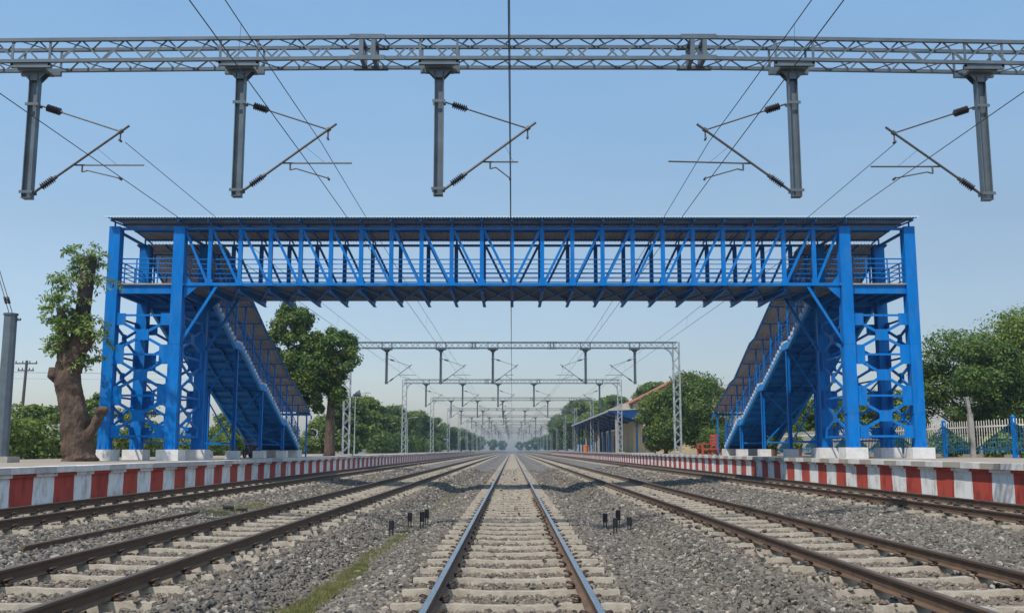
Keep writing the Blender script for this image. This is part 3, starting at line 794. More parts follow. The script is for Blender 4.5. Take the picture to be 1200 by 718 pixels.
WALK = [(45.8,8.50),(49.6,6.95),(50.6,6.95),(54.9,5.20),(55.9,5.20),(60.3,3.45),(61.3,3.45),(65.5,1.72)]
def wz(y): return float(np.interp(y, [p[0] for p in WALK], [p[1] for p in WALK]))
def staircase(bridge, s):
    st = part('staircase', bridge)
    zp = ZL if s < 0 else ZR
    xi, xo = 13.78, 16.75
    off = lambda dz: [(y, z+dz) for y, z in WALK]
    for x in (xi, xo):
        mb = MB(s)
        lo, hi = off(-.42), off(-.07)
        for a in range(len(WALK)-1):
            mb.prism([(x-.04, *lo[a]), (x-.04, *lo[a+1]), (x-.04, *hi[a+1]), (x-.04, *hi[a])], (.08,0,0))
            # flanges give the channel its lit edges
            sg = -1 if x == xi else 1
            mb.prism([(x+sg*.04, lo[a][0], lo[a][1]), (x+sg*.04, lo[a+1][0], lo[a+1][1]), (x+sg*.04, lo[a+1][0], lo[a+1][1]+.025), (x+sg*.04, lo[a][0], lo[a][1]+.025)], (sg*.06,0,0))
        mb.build('stringer', BLUE_LIT, st)
    mb = MB(s); so = off(-.16)
    for a in range(len(WALK)-1):
        mb.prism([(xi+.05, *so[a]), (xo-.05, *so[a]), (xo-.05, *so[a+1]), (xi+.05, *so[a+1])], (0,0,-.02))
    y = 46.4
    while y < 65.2:
        mb.bar((xi+.05, y, wz(y)-.25), (xo-.05, y, wz(y)-.25), .04, .13); y += .82
    for x in (xi+1.0, xi+2.0):
        for a in range(len(WALK)-1): mb.bar((x, WALK[a][0], WALK[a][1]-.3), (x, WALK[a+1][0], WALK[a+1][1]-.3), .05, .16)
    mb.build('soffit', BLUE, st)
    mb = MB(s)
    for a in range(0, len(WALK)-1):
        (y0, z0), (y1, z1) = WALK[a], WALK[a+1]
        if abs(z0-z1) < .01:
            mb.box(xi-.02, xo+.02, y0-.02, y1, z0-.06, z0+.04); continue
        n = int(round((z0-z1)/.165))
        for k in range(n):
            ya, yb = y0+(y1-y0)*k/n, y0+(y1-y0)*(k+1)/n
            z = z0+(z1-z0)*(k+.5)/n
            mb.box(xi-.045, xo+.045, ya+.02, yb-.01, z-.06, z+.1)
    mb.build('steps', CONC, st)
    for x in (xi-.03, xo+.03):
        mb = MB(s)
        for k in range(5):
            h = .28 + k*.19
            for a in range(len(WALK)-1):
                mb.tube((x, WALK[a][0], WALK[a][1]+h), (x, WALK[a+1][0], WALK[a+1][1]+h), .016 if k < 4 else .024, n=6)
        for i in range(17):
            y = 46 + i*1.2; mb.bar((x, y, wz(y)-.05), (x, y, wz(y)+1.06), .04, .04)
        mb.build('stair_railing', BLUE, st)
    # roof posts, roof
    rl = [(45.2,10.84),(46.2,10.72),(49.5,9.36),(50.6,9.22),(54.8,7.56),(55.9,7.42),(60.2,5.70),(61.3,5.56),(66.4,3.98)]
    rz = lambda y: float(np.interp(y, [p[0] for p in rl], [p[1] for p in rl]))
    mb = MB(s); corrugated(mb, 13.28, 17.25, [(y, z+.06) for y, z in rl], pitch=.16, amp=.025); mb.build('stair_roof', SHEET, st)
    mb = MB(s)
    for x in (13.34, 14.6, 15.9, 17.19):
        for a, b in zip(rl[:-1], rl[1:]): mb.bar((x, *a), (x, *b), .06, .05, ext=.01)
    y = 46.3
    while y < 66.5:
        mb.bar((13.3, y, rz(y)-.06), (17.22, y, rz(y)-.06), .06, .06); y += 1.68
    mb.bar((13.25, 66.38, 3.86), (17.25, 66.38, 3.86), .1, .12)
    mb.tube((13.22, 66.4, 3.80), (13.22, 66.4, 3.55), .05, n=8)
    mb.build('roof_purlin', BLUE, st)
    for x in (xi-.02, xo+.02):
        mb = MB(s); y = 46.3
        while y < 65:
            mb.bar((x, y, wz(y)-.05), (x, y, rz(y)-.05), .075, .075); y += 1.68
        mb.build('roof_post', BLUE, st)
    for x in (13.5, 17.0):
        mb = MB(s); mb.bar((x, 66.3, zp-.02), (x, 66.3, 3.9), .09, .09); mb.build('roof_post', BLUE, st)
    # supporting trestles
    for y in (50.1, 55.4, 60.8):
        for x in (xi+.02, xo-.02):
            mb = MB(s)
            for dx in (-.075, .075): mb.box(x+dx-.008, x+dx+.008, y-.09, y+.09, zp+.36, wz(y)-.34)
            mb.box(x-.067, x+.067, y-.008, y+.008, zp+.36, wz(y)-.34)
            mb.build('trestle_post', BLUE, st)
            mb = MB(s); mb.box(x-.3, x+.3, y-.3, y+.3, zp-.02, zp+.38); mb.build('trestle_plinth', CONC, st)
        mb = MB(s); za = zp+.75; zb = wz(y)-.5
        mb.bar((xi+.1, y, za), (xo-.1, y, za), .06, .08)
        if zb-za > 1.0:
            mb.bar((xi+.1, y+.03, za), (xo-.1, y+.03, zb), .05, .06); mb.bar((xi+.1, y-.03, zb), (xo-.1, y-.03, za), .05, .06)
        mb.build('trestle_bracing', BLUE, st)
    mb = MB(s)
    for x in (xo-.02,):
        for z0, z1 in ((zp+.75, zp+2.1), (zp+2.1, zp+3.5)):
            mb.bar((x, YB+.2, z0), (x, 50.0, z1), .05, .06); mb.bar((x+.05, YB+.2, z1), (x+.05, 50.0, z0), .05, .06)
            mb.bar((x, YB+.2, z0), (x, 50.0, z0), .05, .07)
        mb.bar((x, YB+.2, zp+3.5), (x, 50.0, zp+3.5), .05, .07)
    mb.build('trestle_bracing', BLUE, st)
    mb = MB(s); mb.box(xi-.1, xo+.1, 64.7, 66.0, zp-.02, zp+.42); mb.build('stair_foot', CONC, st)
footbridge()

# ------------------------------------------------------------------ overhead line portals
Y1 = 20.5; PORT_Z = 9.85
PORTALS = [Y1] + [82 + 44*k for k in range(11)]
POSTS_A = [(-10.3,1), (-5.85,1), (-1.57,1), (6.05,-1), (10.1,-1)]
POSTS_B = [(-10.8,1), (-6.2,1), (-1.75,1), (2.76,1), (11.0,-1)]
def truss_mesh(mb, x0, x1, crown, y, zb, W=.55, H=.47, pan=.46, splice=(-3.1,4.0)):
    """box girder of four angles with zigzag lacing; crown(x) gives the drop"""
    xs = list(np.linspace(x0, x1, int((x1-x0)/pan)//2*2+1))
    Z = lambda x, h: zb - crown(x) + h
    bp = sorted(set([x0, splice[0], splice[1], x1]))
    for dy in (0, W):
        for h in (0, H):
            for a, b in zip(bp[:-1], bp[1:]):
                mb.bar((a, y+dy, Z(a,h)), (b, y+dy, Z(b,h)), .075, .07)
    for i in range(len(xs)-1):
        a, b = xs[i], xs[i+1]; e = i % 2
        for dy in (.03, W-.03):
            o = e if dy < .1 else 1-e
            mb.bar((a, y+dy, Z(a, H if o else 0)), (b, y+dy, Z(b, 0 if o else H)), .012, .035)
        for h in (.0, H):
            o = e if h else 1-e
            mb.bar((a, y+(W if o else 0), Z(a,h)), (b, y+(0 if o else W), Z(b,h)), .035, .012)
    for sx in splice:
        for d in (-.13, .13):
            for dy in (0, W): mb.bar((sx+d, y+dy, Z(sx,.03)), (sx+d, y+dy, Z(sx,H-.03)), .09, .09)
            mb.bar((sx+d, y, Z(sx,.02)), (sx+d, y+W, Z(sx,.02)), .08, .06)
            mb.bar((sx+d, y, Z(sx,H)), (sx+d, y+W, Z(sx,H)), .08, .06)
        for dy in (-.045, W+.045):
            for h in (0, H): mb.bar((sx-.38, y+dy, Z(sx,h)), (sx+.38, y+dy, Z(sx,h)), .02, .1)

def insulator(mb, p0, p1, r=.075, n=7):
    p0, p1 = Vector(p0), Vector(p1); d = (p1-p0)
    mb.tube(p0, p1, r*.42, n=8)
    for k in range(n):
        c = p0 + d*((k+.7)/(n+.4)); u = d.normalized()
        mb.tube(c - u*.012, c + u*.014, r, r*.55, n=10)

def drop_post(t, x, side, y, zt, wire_off=1.93, shift=0.0, detail=True, reach=2.42):
    """hanging mast with its bracket arm; side = direction of the arm"""
    pz = zt - 2.94
    yc = y + .27
    dp = part('drop_mast', t) if detail else None
    mb = MB()
    if detail:
        for dx in (-.09, .09): mb.box(x+dx-.008, x+dx+.008, yc-.09, yc+.09, pz, zt-.22)
        mb.box(x-.082, x+.082, yc-.008, yc+.008, pz, zt-.22)
        mb.box(x-.1, x+.1, yc-.1, yc+.1, pz-.012, pz)
        for zz in (zt-.89, pz+.12):
            mb.box(x-.14, x+.14, yc-.115, yc-.095, zz-.03, zz+.03); mb.box(x-.14, x+.14, yc+.095, yc+.115, zz-.03, zz+.03)
        mb.build('hanging_post', STEEL, dp)
        mb = MB()
        for dy in (-.24, .24): mb.box(x-.43, x+.43, yc+dy-.04, yc+dy+.04, zt-.14, zt-.045)
        mb.box(x-.3, x+.3, yc-.22, yc+.22, zt-.17, zt-.143)
        for dy in (-.09, .09): mb.prism([(x-.27, yc+dy, zt-.172), (x-.095, yc+dy, zt-.36), (x+.095, yc+dy, zt-.36), (x+.27, yc+dy, zt-.172)], (0,.012,0))
        for dx in (-.4, .4):
            mb.bar((x+dx, yc-.27, zt-.1), (x+dx, yc-.27, zt+.5), .05, .02)
            mb.bar((x+dx, yc+.27, zt-.1), (x+dx, yc+.27, zt+.5), .05, .02)
        mb.build('head_bracket', STEEL, dp)
    X = lambda d: x + side*d
    b0 = Vector((X(.12), yc, pz+.12)); tip = Vector((X(2.08), yc, pz+1.60))
    ax = (tip-b0)
    st0 = Vector((X(.14), yc, zt-.89)); j = b0 + ax*.91
    sd = j - st0
    if detail:
        mb = MB(); mb.tube(b0, b0+ax*.10, .03); mb.tube(b0+ax*.21, tip, .027); mb.tube(b0+ax*.19, b0+ax*.24, .045)
        mb.tube(st0, st0+sd*.1, .02); mb.tube(st0+sd*.24, j, .017); mb.tube(j-ax.normalized()*.04, j+ax.normalized()*.05, .05)
        mb.tube(j, j - Vector((0,0,.2)), .018); mb.tube(j-Vector((0,.06,.2)), j+Vector((0,.06,-.2)), .025)
        mb.build('bracket_arm', DSTEEL, dp)
        for a, b in ((b0+ax*.10, b0+ax*.20), (st0+sd*.11, st0+sd*.24)):
            ib = MB(); d = (b-a).normalized(); c = (a+b)/2; insulator(ib, c-d*.17, c+d*.17, .085, 7); ib.build('insulator', CERAM, dp, smooth=False)
        r0 = b0 + ax*.42 + Vector((0,.05,0)); rz = r0.z + shift
        mb = MB(); mb.tube(r0, (X(reach), yc+.05, r0.z-shift*.6), .018)
        q = Vector((X(r0.x*side - x*side + .16), yc+.05, r0.z))
        mb.tube(q, q-Vector((0,0,.15)), .02); q2 = q - Vector((0,0,.15)); q3 = q2 + Vector((side*.12, 0, .03))
        mb.tube(q2, q3, .016); mb.tube(q3, (X(wire_off), yc+.05, 7.29), .014)
        mb.tube((X(wire_off), yc-.02, 7.28), (X(wire_off), yc+.12, 7.28), .025)
        m = b0+ax*.66; mb.tube(m, (X(min(1.85,reach-.1)), yc+.05, r0.z), .005, n=4)
        mb.build('registration_arm', DSTEEL, dp)
    return dp

def mast(t, x, side, y, zt, zp):
    """lattice mast of four angles with a curved knee into the girder"""
    mb = MB(); w, d = .5, .5
    xi, xo = x - side*w/2, x + side*w/2
    top = zt + .5
    for px in (xi, xo):
        for dy in (.02, .02+d): mb.bar((px, y+dy, zp), (px, y+dy, top), .07, .07)
    n = int((top-zp-1.0)/.55)
    for i in range(n):
        z0, z1 = zp+.25+i*.55, zp+.25+(i+1)*.55
        for dy in (-.015, .055+d):
            mb.bar((xi if i % 2 else xo, y+dy, z0), (xo if i % 2 else xi, y+dy, z1), .012, .05)
        for px in (xi, xo): mb.bar((px, y+.02 if i % 2 else y+.02+d, z0), (px, y+.02+d if i % 2 else y+.02, z1), .05, .012)
    for dy in (.02, .02+d):       # knee
        a = Vector((xi, y+dy, zt-.95)); prev = a
        for k in range(1, 7):
            an = math.radians(90*k/6); q = Vector((xi - side*.85*(1-math.cos(an)), y+dy, zt-.95+.95*math.sin(an)))
            mb.bar(prev, q, .06, .06, up=(0,1,0)); prev = q
        mb.bar((xi, y+dy, zt+.1), (xo, y+dy, zt-.45), .05, .05, up=(0,1,0))
    o = mb.build('mast', MASTC, t)
    mb = MB(); mb.box(x-.55, x+.55, y-.2, y+.75, zp-.1, zp+.12); mb.build('footing', CONCG, t)

ORD = ['first','second','third','fourth','fifth','sixth','seventh','eighth','ninth','tenth','eleventh']
def portals():
    # the near portal
    t = thing('overhead_line_portal', (0, Y1, ZL), 'large grey lattice portal overhead, in front of the blue footbridge, its masts not visible', 'line portal', 'overhead line portals')
    crown = lambda x: max(0, (-3.1-x)*.0098, (x-4.0)*.017)
    mb = MB(); truss_mesh(mb, -13.4, 13.4, crown, Y1, PORT_Z); mb.build('girder', STEEL, t)
    for x, sd in POSTS_A:
        drop_post(t, x, sd, Y1, PORT_Z - crown(x), shift=0.0 if x != 6.05 else -.08, reach=1.7 if x == -1.57 else (2.7 if x == 6.05 else 2.42), wire_off=1.53 if x == -1.57 else 1.93)
    for s, zp in ((-1, ZL), (1, ZR)): mast(t, s*13.65, s, Y1, PORT_Z-.1, zp)
    protos = []
    for v, posts in enumerate((POSTS_A, POSTS_B)):
        k = v; y = PORTALS[1+k]
        t = thing('overhead_line_portal', (0, y, ZL), ORD[k] + ' grey lattice portal beyond the blue footbridge, spanning all five tracks', 'line portal', 'overhead line portals')
        mb = MB(); truss_mesh(mb, -13.6, 13.6, lambda x: 0, y, PORT_Z, splice=(-3.15,3.3)); mb.build('girder', STEEL, t)
        for x, sd in posts: drop_post(t, x, sd, y, PORT_Z, reach=1.7 if abs(x) < 2 else 2.42, wire_off=1.53 if abs(x) < 2 else 1.93)
        for s, zp in ((-1, ZL), (1, ZR)): mast(t, s*13.5, s, y, PORT_Z, zp)
        protos.append(t)
    for k in range(2, 11):
        c = copy_tree(protos[k % 2]); c.location = (0, PORTALS[1+k], ZL)
        c['label'] = ORD[k] + ' grey lattice portal beyond the blue footbridge, spanning all five tracks'
portals()

# ------------------------------------------------------------------ wires
def wires():
    supports = [-24] + PORTALS
    names = ['contact wire above the middle track', 'contact wire above the track left of the middle', 'contact wire above the track beside the shaded platform',
             'contact wire above the track right of the middle', 'contact wire above the track beside the sunlit platform']
    mess = ['catenary wire carrying droppers above the middle track', 'catenary wire carrying droppers above the track left of the middle', 'catenary wire carrying droppers above the track beside the shaded platform',
            'catenary wire carrying droppers above the track right of the middle', 'catenary wire carrying droppers above the track beside the sunlit platform']
    CX = [(-.08,-.04), (-4.35,-4.10), (-8.35,-8.30), (4.45,4.22), (8.4,8.25)]
    for i in range(5):
        xa, xb = CX[i]
        yw = lambda y: y + .3
        xw = lambda y: xa + (xb-xa)*min(1, max(0, (y+24)/44.5)) 
        mb = MB(); pts = [(xw(y), yw(y), 7.27) for y in [-24, -5, 8, 20.5, 42, 60] + PORTALS[1:]]
        mb.path(pts, .0085, n=5)
        c = mb.build('contact_wire', WIRE); tag(c, 'thin dark ' + names[i], 'contact wire', 'contact wires')
        start = 0 if i not in (2, 4) else 1
        t = thing('catenary_wire', (xb, Y1, 8.05), 'thin dark ' + mess[i], 'catenary wire', 'catenary wires')
        mb = MB(); allp = []; drops = []
        for a, b in zip(supports[start:-1], supports[start+1:]):
            n = 14; sag = .62*((b-a)/61.5)**2*(.42 if b-a > 50 else .9)
            for k in range(n):
                u = k/n; y = a + (b-a)*u; zc = 8.08 - 4*sag*u*(1-u)
                allp.append((xw(y) + (.10*(1 - 2*abs(u-.5)) if i else .012), yw(y), zc))
                if k % 2 == 0 and k and a < 260: drops.append((allp[-1], (xw(y), yw(y), 7.28)))
        mb.path(allp, .008, n=5); mb.build('cable', WIRE, t)
        for p, q in drops:
            d = MB(); d.tube(p, q, .0035, n=4); d.build('dropper', WIRE, t)
wires()

# ------------------------------------------------------------------ trees
def leaves(centres, radii, counts, size, flat=.0, shell=.55, droop=.0):
    """quads spread through ellipsoid clumps: (n,4,3) vertices"""
    P, Sz = [], []
    for c, r, n in zip(centres, radii, counts):
        n = int(n)
        d = RNG.normal(size=(n,3)); d /= np.linalg.norm(d, axis=1, keepdims=True)
        rad = shell + (1-shell)*RNG.random(n)**.7 + (RNG.random(n) < .18)*RNG.random(n)*.5
        p = np.asarray(c) + d*rad[:,None]*np.asarray(r)
        P.append(np.concatenate([p, d], 1))
    A = np.concatenate(P); p, d = A[:,:3], A[:,3:]
    n = len(p)
    nrm = d*.8 + RNG.normal(size=(n,3))*.5 + np.array([0,0,.45]); nrm /= np.linalg.norm(nrm, axis=1, keepdims=True)
    t = np.cross(nrm, RNG.normal(size=(n,3))); t /= np.linalg.norm(t, axis=1, keepdims=True) + 1e-9
    b = np.cross(nrm, t)
    s = size*RNG.uniform(.6,1.3,n)[:,None]
    v = np.stack([p - t*s, p - b*s*.55 + nrm*s*.18, p + t*s, p + b*s*.55 + nrm*s*.18], 1)
    return v.reshape(-1,3), np.arange(4*n).reshape(-1,4)

def limbs(mb, base, tips, r0, rng, trunk_top):
    bx, by, bz = base
    for tp in tips:
        a = Vector(trunk_top); e = Vector(tp)
        m = a.lerp(e, .5) + Vector((rng.uniform(-.2,.2), rng.uniform(-.2,.2), rng.uniform(0,.3)))
        mb.path([a - Vector((0,0,.3)), a.lerp(m,.5), m, e], [r0, r0*.75, r0*.5, r0*.15], n=6, caps=False)

def make_tree(name, loc, H, R, label, cat='tree', trunk_r=.22, clear=.28, leafmat=None, barkmat=None, nclump=30, per=260, leaf=.2, group=None, seed=1, lean=(0,0), squash=1.0, centres=None):
    global RNG
    rng = random.Random(seed); RNG = np.random.default_rng(seed)
    t = thing(name, loc, label, cat, group)
    x, y, z = loc
    top = (x+lean[0], y+lean[1], z+H*clear*1.15)
    cs, rs = [], []
    if centres is None:
        for k in range(nclump):
            a = rng.uniform(0, 6.283); u = rng.uniform(-.92, .9); q = math.sqrt(max(0, 1-u*u))*rng.uniform(.45, .95)
            cz = z + H*(clear + (1-clear)*(.5 + .43*u))
            cs.append((x+lean[0]+R*q*math.cos(a)*.85, y+lean[1]+R*q*math.sin(a)*.85*squash, cz))
            r = R*rng.uniform(.18,.36); rs.append((r, r, r*rng.uniform(.55,.8)))
    else:
        for cx, cy, cz, r in centres: cs.append((x+cx, y+cy, z+cz)); rs.append((r, r, r*.8))
    mb = MB()
    mb.path([(x, y, z-.15), (x+lean[0]*.1, y, z+.3), (x+lean[0]*.5+rng.uniform(-.1,.1), y+lean[1]*.5, z+H*clear*.6), top], [trunk_r*1.35, trunk_r*1.05, trunk_r*.9, trunk_r*.8], n=9, wob=.1, rng=rng)
    limbs(mb, loc, [c for c in cs[:10]], trunk_r*.5, rng, top)
    mb.build('trunk', barkmat or BARK, t, smooth=True)
    v, f = leaves(cs, rs, [per*(r[0]/(R*.33))**1.5 if centres is None else per*(r[0]**2) for r in rs], leaf)
    np_mesh('crown', v, f, leafmat or LEAF_M, t)
    return t

def pollard():
    t = thing('pollarded_tree', (-16.9, 39.4, ZL), 'pollarded tree with thick bare trunk, burnt top stub and feathery leaves on the shaded platform', 'tree')
    rng = random.Random(3); Y = 39.4
    mb = MB()
    mb.gnarled([(-16.82,Y,ZL-.05),(-16.85,Y,ZL+.25),(-17.0,Y,2.1),(-17.12,Y,2.9),(-17.3,Y+.05,3.6),(-17.42,Y,4.3),(-17.48,Y,4.9),(-17.45,Y,5.2)],
            [.70,.60,.53,.50,.47,.47,.45,.38], n=44, amp=.065, seed=4, sub=13)
    mb.gnarled([(-17.35,Y,4.6),(-17.2,Y+.05,5.6),(-17.1,Y+.1,6.3),(-17.08,Y+.1,6.9)], [.42,.34,.29,.27], n=22, amp=.07, seed=5, sub=9)
    mb.gnarled([(-17.55,Y,4.7),(-17.68,Y-.05,5.5),(-17.72,Y-.1,6.2),(-17.85,Y-.1,7.0)], [.34,.26,.21,.15], n=18, amp=.08, seed=6, sub=8)
    mb.gnarled([(-16.95,Y-.1,1.75),(-16.55,Y-.12,2.0),(-16.28,Y-.1,2.45),(-16.12,Y-.05,2.85),(-16.02,Y-.05,3.1),(-16.05,Y-.02,3.22)], [.30,.22,.17,.18,.25,.10], n=24, amp=.10, seed=8, sub=8)
    mb.path([(-17.8,Y-.1,4.3),(-18.0,Y-.2,4.45),(-18.0,Y-.2,4.75)], [.2,.2,.12], n=8, wob=.12, rng=rng)
    mb.path([(-17.2,Y,5.2),(-16.75,Y-.1,5.6),(-16.5,Y-.15,6.05),(-16.45,Y-.15,6.15)], [.24,.2,.2,.12], n=8, wob=.1, rng=rng)
    tr = mb.build('trunk', BARKB, t, smooth=True)
    mb = MB(); mb.path([(-17.08,Y+.1,6.85),(-17.03,Y+.1,7.6),(-16.98,Y+.1,8.5),(-16.96,Y+.1,9.05),(-16.95,Y+.1,9.2)], [.29,.29,.30,.31,.26], n=11, wob=.07, rng=rng)
    mb.build('burnt_stub', CUT, t, smooth=True)
    # feathery sprays along drooping twigs
    seeds = []
    def spr(c, n, R, ln): 
        for _ in range(n): seeds.append((c, R, ln))
    spr((-17.0,Y,9.1), 34, .40, .95); spr((-16.75,Y,8.3), 22, .35, .95); spr((-17.65,Y,7.75), 34, .45, .95); spr((-17.85,Y,6.9), 40, .4, 1.0)
    spr((-17.5,Y,6.3), 44, .45, .9); spr((-17.7,Y,5.7), 30, .4, .8); spr((-16.9,Y,6.6), 34, .35, 1.0); spr((-16.55,Y,6.1), 18, .25, .75); spr((-17.3,Y,5.3), 18, .4, .65); spr((-16.75,Y,5.1), 6, .2, .6)
    spr((-17.6,Y,8.3), 14, .3, .8)
    V = []; tw = MB()
    for c, R, ln in seeds:
        a = rng.uniform(0, 6.283); el = rng.uniform(-.5, .9)
        p = Vector(c) + Vector((rng.gauss(0,R*.5), rng.gauss(0,R*.5), rng.gauss(0,R*.6)))
        d = Vector((math.cos(a)*math.cos(el), math.sin(a)*math.cos(el), math.sin(el)+.25)).normalized()
        L = ln*rng.uniform(.6,1.15); n = 12; pts = []
        if rng.random() < .34: continue
        for k in range(n):
            u = k/(n-1); pts.append(p + d*(L*u) + Vector((0,0,-.55*L*u*u)))
        tw.path([pts[0], pts[5], pts[-1]], [.012,.009,.003], n=4, caps=False)
        for k in range(2, n):
            ax = (pts[k]-pts[k-1]).normalized()
            for q in range(3):
                sd = Vector((rng.gauss(0,1), rng.gauss(0,1), rng.gauss(0,.5)-.15)); sd = (sd - ax*sd.dot(ax)).normalized()
                l = rng.uniform(.12,.22); w = rng.uniform(.03,.05)
                e = pts[k] + sd*l + ax*l*.4 + Vector((0,0,-.05)); mid = pts[k].lerp(e,.5); wv = ax*w
                V += [tuple(pts[k]), tuple(mid-wv), tuple(e), tuple(mid+wv)]
    tw.build('twigs', BARK, t)
    v = np.array(V); np_mesh('crown', v, np.arange(len(v)).reshape(-1,4), LEAF_F, t)
pollard()

# big leaved tree behind the stairs on the shaded platform
def stair_tree():
    x, y, z = -13.35, 74, ZL
    cen = []
    rng = random.Random(21)
    def lobe(cx, cz, R, Rz, n, r):
        for k in range(n):
            a = rng.uniform(0,6.283); u = rng.uniform(-1,1); q = math.sqrt(1-u*u)*rng.uniform(.5,1)
            cen.append((cx+R*q*math.cos(a), R*.8*q*math.sin(a), cz+Rz*u, r*rng.uniform(.7,1.25)))
    lobe(-3.0, 8.6, 1.9, 2.5, 46, .55); lobe(-2.0, 5.4, 2.3, 1.7, 40, .6); lobe(.05, 7.4, 2.1, 1.7, 44, .55); lobe(-.4, 5.1, 1.6, 1.1, 26, .5); lobe(-1.6, 3.6, 1.1, .6, 10, .42); lobe(-1.3, 6.6, 2.0, 1.8, 44, .6)
    make_tree('broadleaf_tree', (x,y,z), 11, 4, 'tall broadleaf tree with two rounded crowns behind the stairs on the shaded platform', trunk_r=.36, clear=.36,
              leafmat=LEAF_T, barkmat=BARKB, per=1150, leaf=.115, seed=21, lean=(.1,0), centres=cen)
stair_tree()

def tree_rows():
    # name, x, y, H, R, label, material
    L = []
    g1 = 'trees beyond the shaded platform'; g2 = 'trees beyond the sunlit platform'
    left = [(-18.5,112,6.6,3.2,'dark green tree just behind the first portal mast beyond the bridge'),
            (-20,128,8.2,3.6,'tall dark tree rising highest in the belt beyond the left portal mast'),
            (-20,150,7.6,3.6,'dark green tree just short of the second left portal mast'),
            (-20,172,8.4,3.8,'dark tree behind the second left portal mast'),
            (-20.5,196,8.8,4.2,'broad dark tree just past the second left portal mast'),
            (-20.5,222,9.2,4.4,'broad dark tree in front of the last of the left belt'),
            (-20,250,9.0,4.4,'last large dark tree of the belt beside the shaded platform')]
    for i, (x,y,h,r,lb) in enumerate(left):
        make_tree('broadleaf_tree', (x,y,.95), h, r, lb, leafmat=[LEAF_D,LEAF_M,LEAF_D][i%3], group=g1, seed=40+i, nclump=40, per=420, leaf=.2, clear=.03)
    bgl = [(-36,76,4.4,2.4,'small round tree over the hedge right of the wooden pole'),
           (-44,82,5.0,3.0,'bushy tree above the hedge left of the pollarded trunk'),
           (-33.5,80,5.6,2.3,'pale green tree showing between pollarded trunk and wooden pole'),
           (-30,82,4.6,2.2,'low tree visible between the pollarded trunk and the blue tower'),
           (-50,92,5.6,3.2,'tree behind the hedge next to the grey pole'),
           (-26.5,95,4.4,2.4,'light green tree seen through the left tower bracing'),
           (-24.5,104,4.4,2.6,'yellow green tree seen under the left stair'),
           (-22,118,4.6,2.6,'yellow green bushy tree between stair foot and tall broadleaf trunk')]
    for i, (x,y,h,r,lb) in enumerate(bgl):
        make_tree('small_tree', (x,y,.95), h, r, lb, leafmat=LEAF_L if i > 4 or i == 2 else LEAF_M, group='small trees over the hedge', seed=70+i, nclump=26, per=300, leaf=.14, clear=.12)
    right = [(27.5,60,8.0,3.7,'dense green tree behind the picket fence next to the right tower', LEAF_D),
             (33.5,64,10.2,4.6,'tallest feathery tree behind the picket fence at the picture edge', LEAF_M),
             (31,53,6.6,3.4,'lower green tree close behind the picket fence', LEAF_D),
             (37,75,10.0,4.5,'tree standing behind the tallest feathery fence tree', LEAF_D),
             (24.5,66,4.4,2.6,'leafy tree seen through the right tower bracing', LEAF_M),
             (24,76,4.8,2.8,'green tree seen between right tower and stair', LEAF_D),
             (23.5,88,5.2,3.0,'green tree seen under the right stair', LEAF_M)]
    for i, (x,y,h,r,lb,m) in enumerate(right):
        make_tree('broadleaf_tree', (x,y,.95), h, r, lb, leafmat=m, group='trees behind the picket fence', seed=90+i, nclump=52, per=760, leaf=.105, clear=.08)
    st = [(17.9,96,8.0,4.5,.08,'dark round tree between the red bench and the portal mast', LEAF_D),
          (15.0,99,6.5,3.3,.10,'pale yellow green tree left of the portal mast by the station house', LEAF_L),
          (22.5,160,11.5,3.2,.4,'tree poking up behind the station house roof', LEAF_D),
          (21,232,13.0,5.5,.15,'large tree rising behind the blue platform canopy', LEAF_M),
          (19,262,14.0,6.0,.12,'large tree over the middle of the canopy edge', LEAF_M),
          (18.5,295,14.5,6.0,.12,'large tree at the far end of the blue canopy', LEAF_D),
          (17.5,330,14.0,6.0,.12,'large tree past the far end of the blue canopy, beside the line', LEAF_M),
          (21,205,12.0,3.5,.3,'dark tree just right of the second right portal mast', LEAF_D)]
    for i, (x,y,h,r,c,lb,m) in enumerate(st):
        make_tree('broadleaf_tree', (x,y,.95), h, r, lb, leafmat=m, group=g2, seed=120+i, nclump=46, per=620, leaf=.13 if y < 150 else .3, clear=c)
    # distant trees fading down the line: copies of one tree, each turned and scaled
    proto = make_tree('distant_tree', (-19,300,.95), 8.5, 4.6, 'first hazy tree past the dark belt on the left of the line', leafmat=LEAF_D, group='distant hazy trees', seed=160, nclump=20, per=150, leaf=.5, clear=.05)
    far = [(-21,335,.9),(-19,380,1.0),(-22,430,.95),(-20,490,1.05),(-23,560,1.0),(-21,640,1.1),(-15,760,1.0),
           (19,350,1.1),(18,395,1.05),(20,450,1.0),(18,520,1.0),(21,600,1.05),(17,690,1.1),(13,800,1.0),(-9,930,1.1),(8,950,1.0)]
    for k, (x,y,sc) in enumerate(far):
        c = copy_tree(proto); c.location = (x,y,.95); c.scale = (sc*1.15,sc*1.15,sc); c.rotation_euler = (0,0,k*1.7)
        sd = 'left' if x < 0 else 'right'
        nth = k+1 if x < 0 and k < 7 else (k-6 if k < 14 else 0)
        if k < 14: c['label'] = ['second','third','fourth','fifth','sixth','seventh','eighth'][nth-1] + ' hazy tree in the far row on the %s side of the line' % sd if x < 0 else ['first','second','third','fourth','fifth','sixth','seventh'][nth-1] + ' hazy tree in the far row past the canopy'
        else: c['label'] = 'hazy tree at the very end of the line, %s of the rails' % sd
tree_rows()

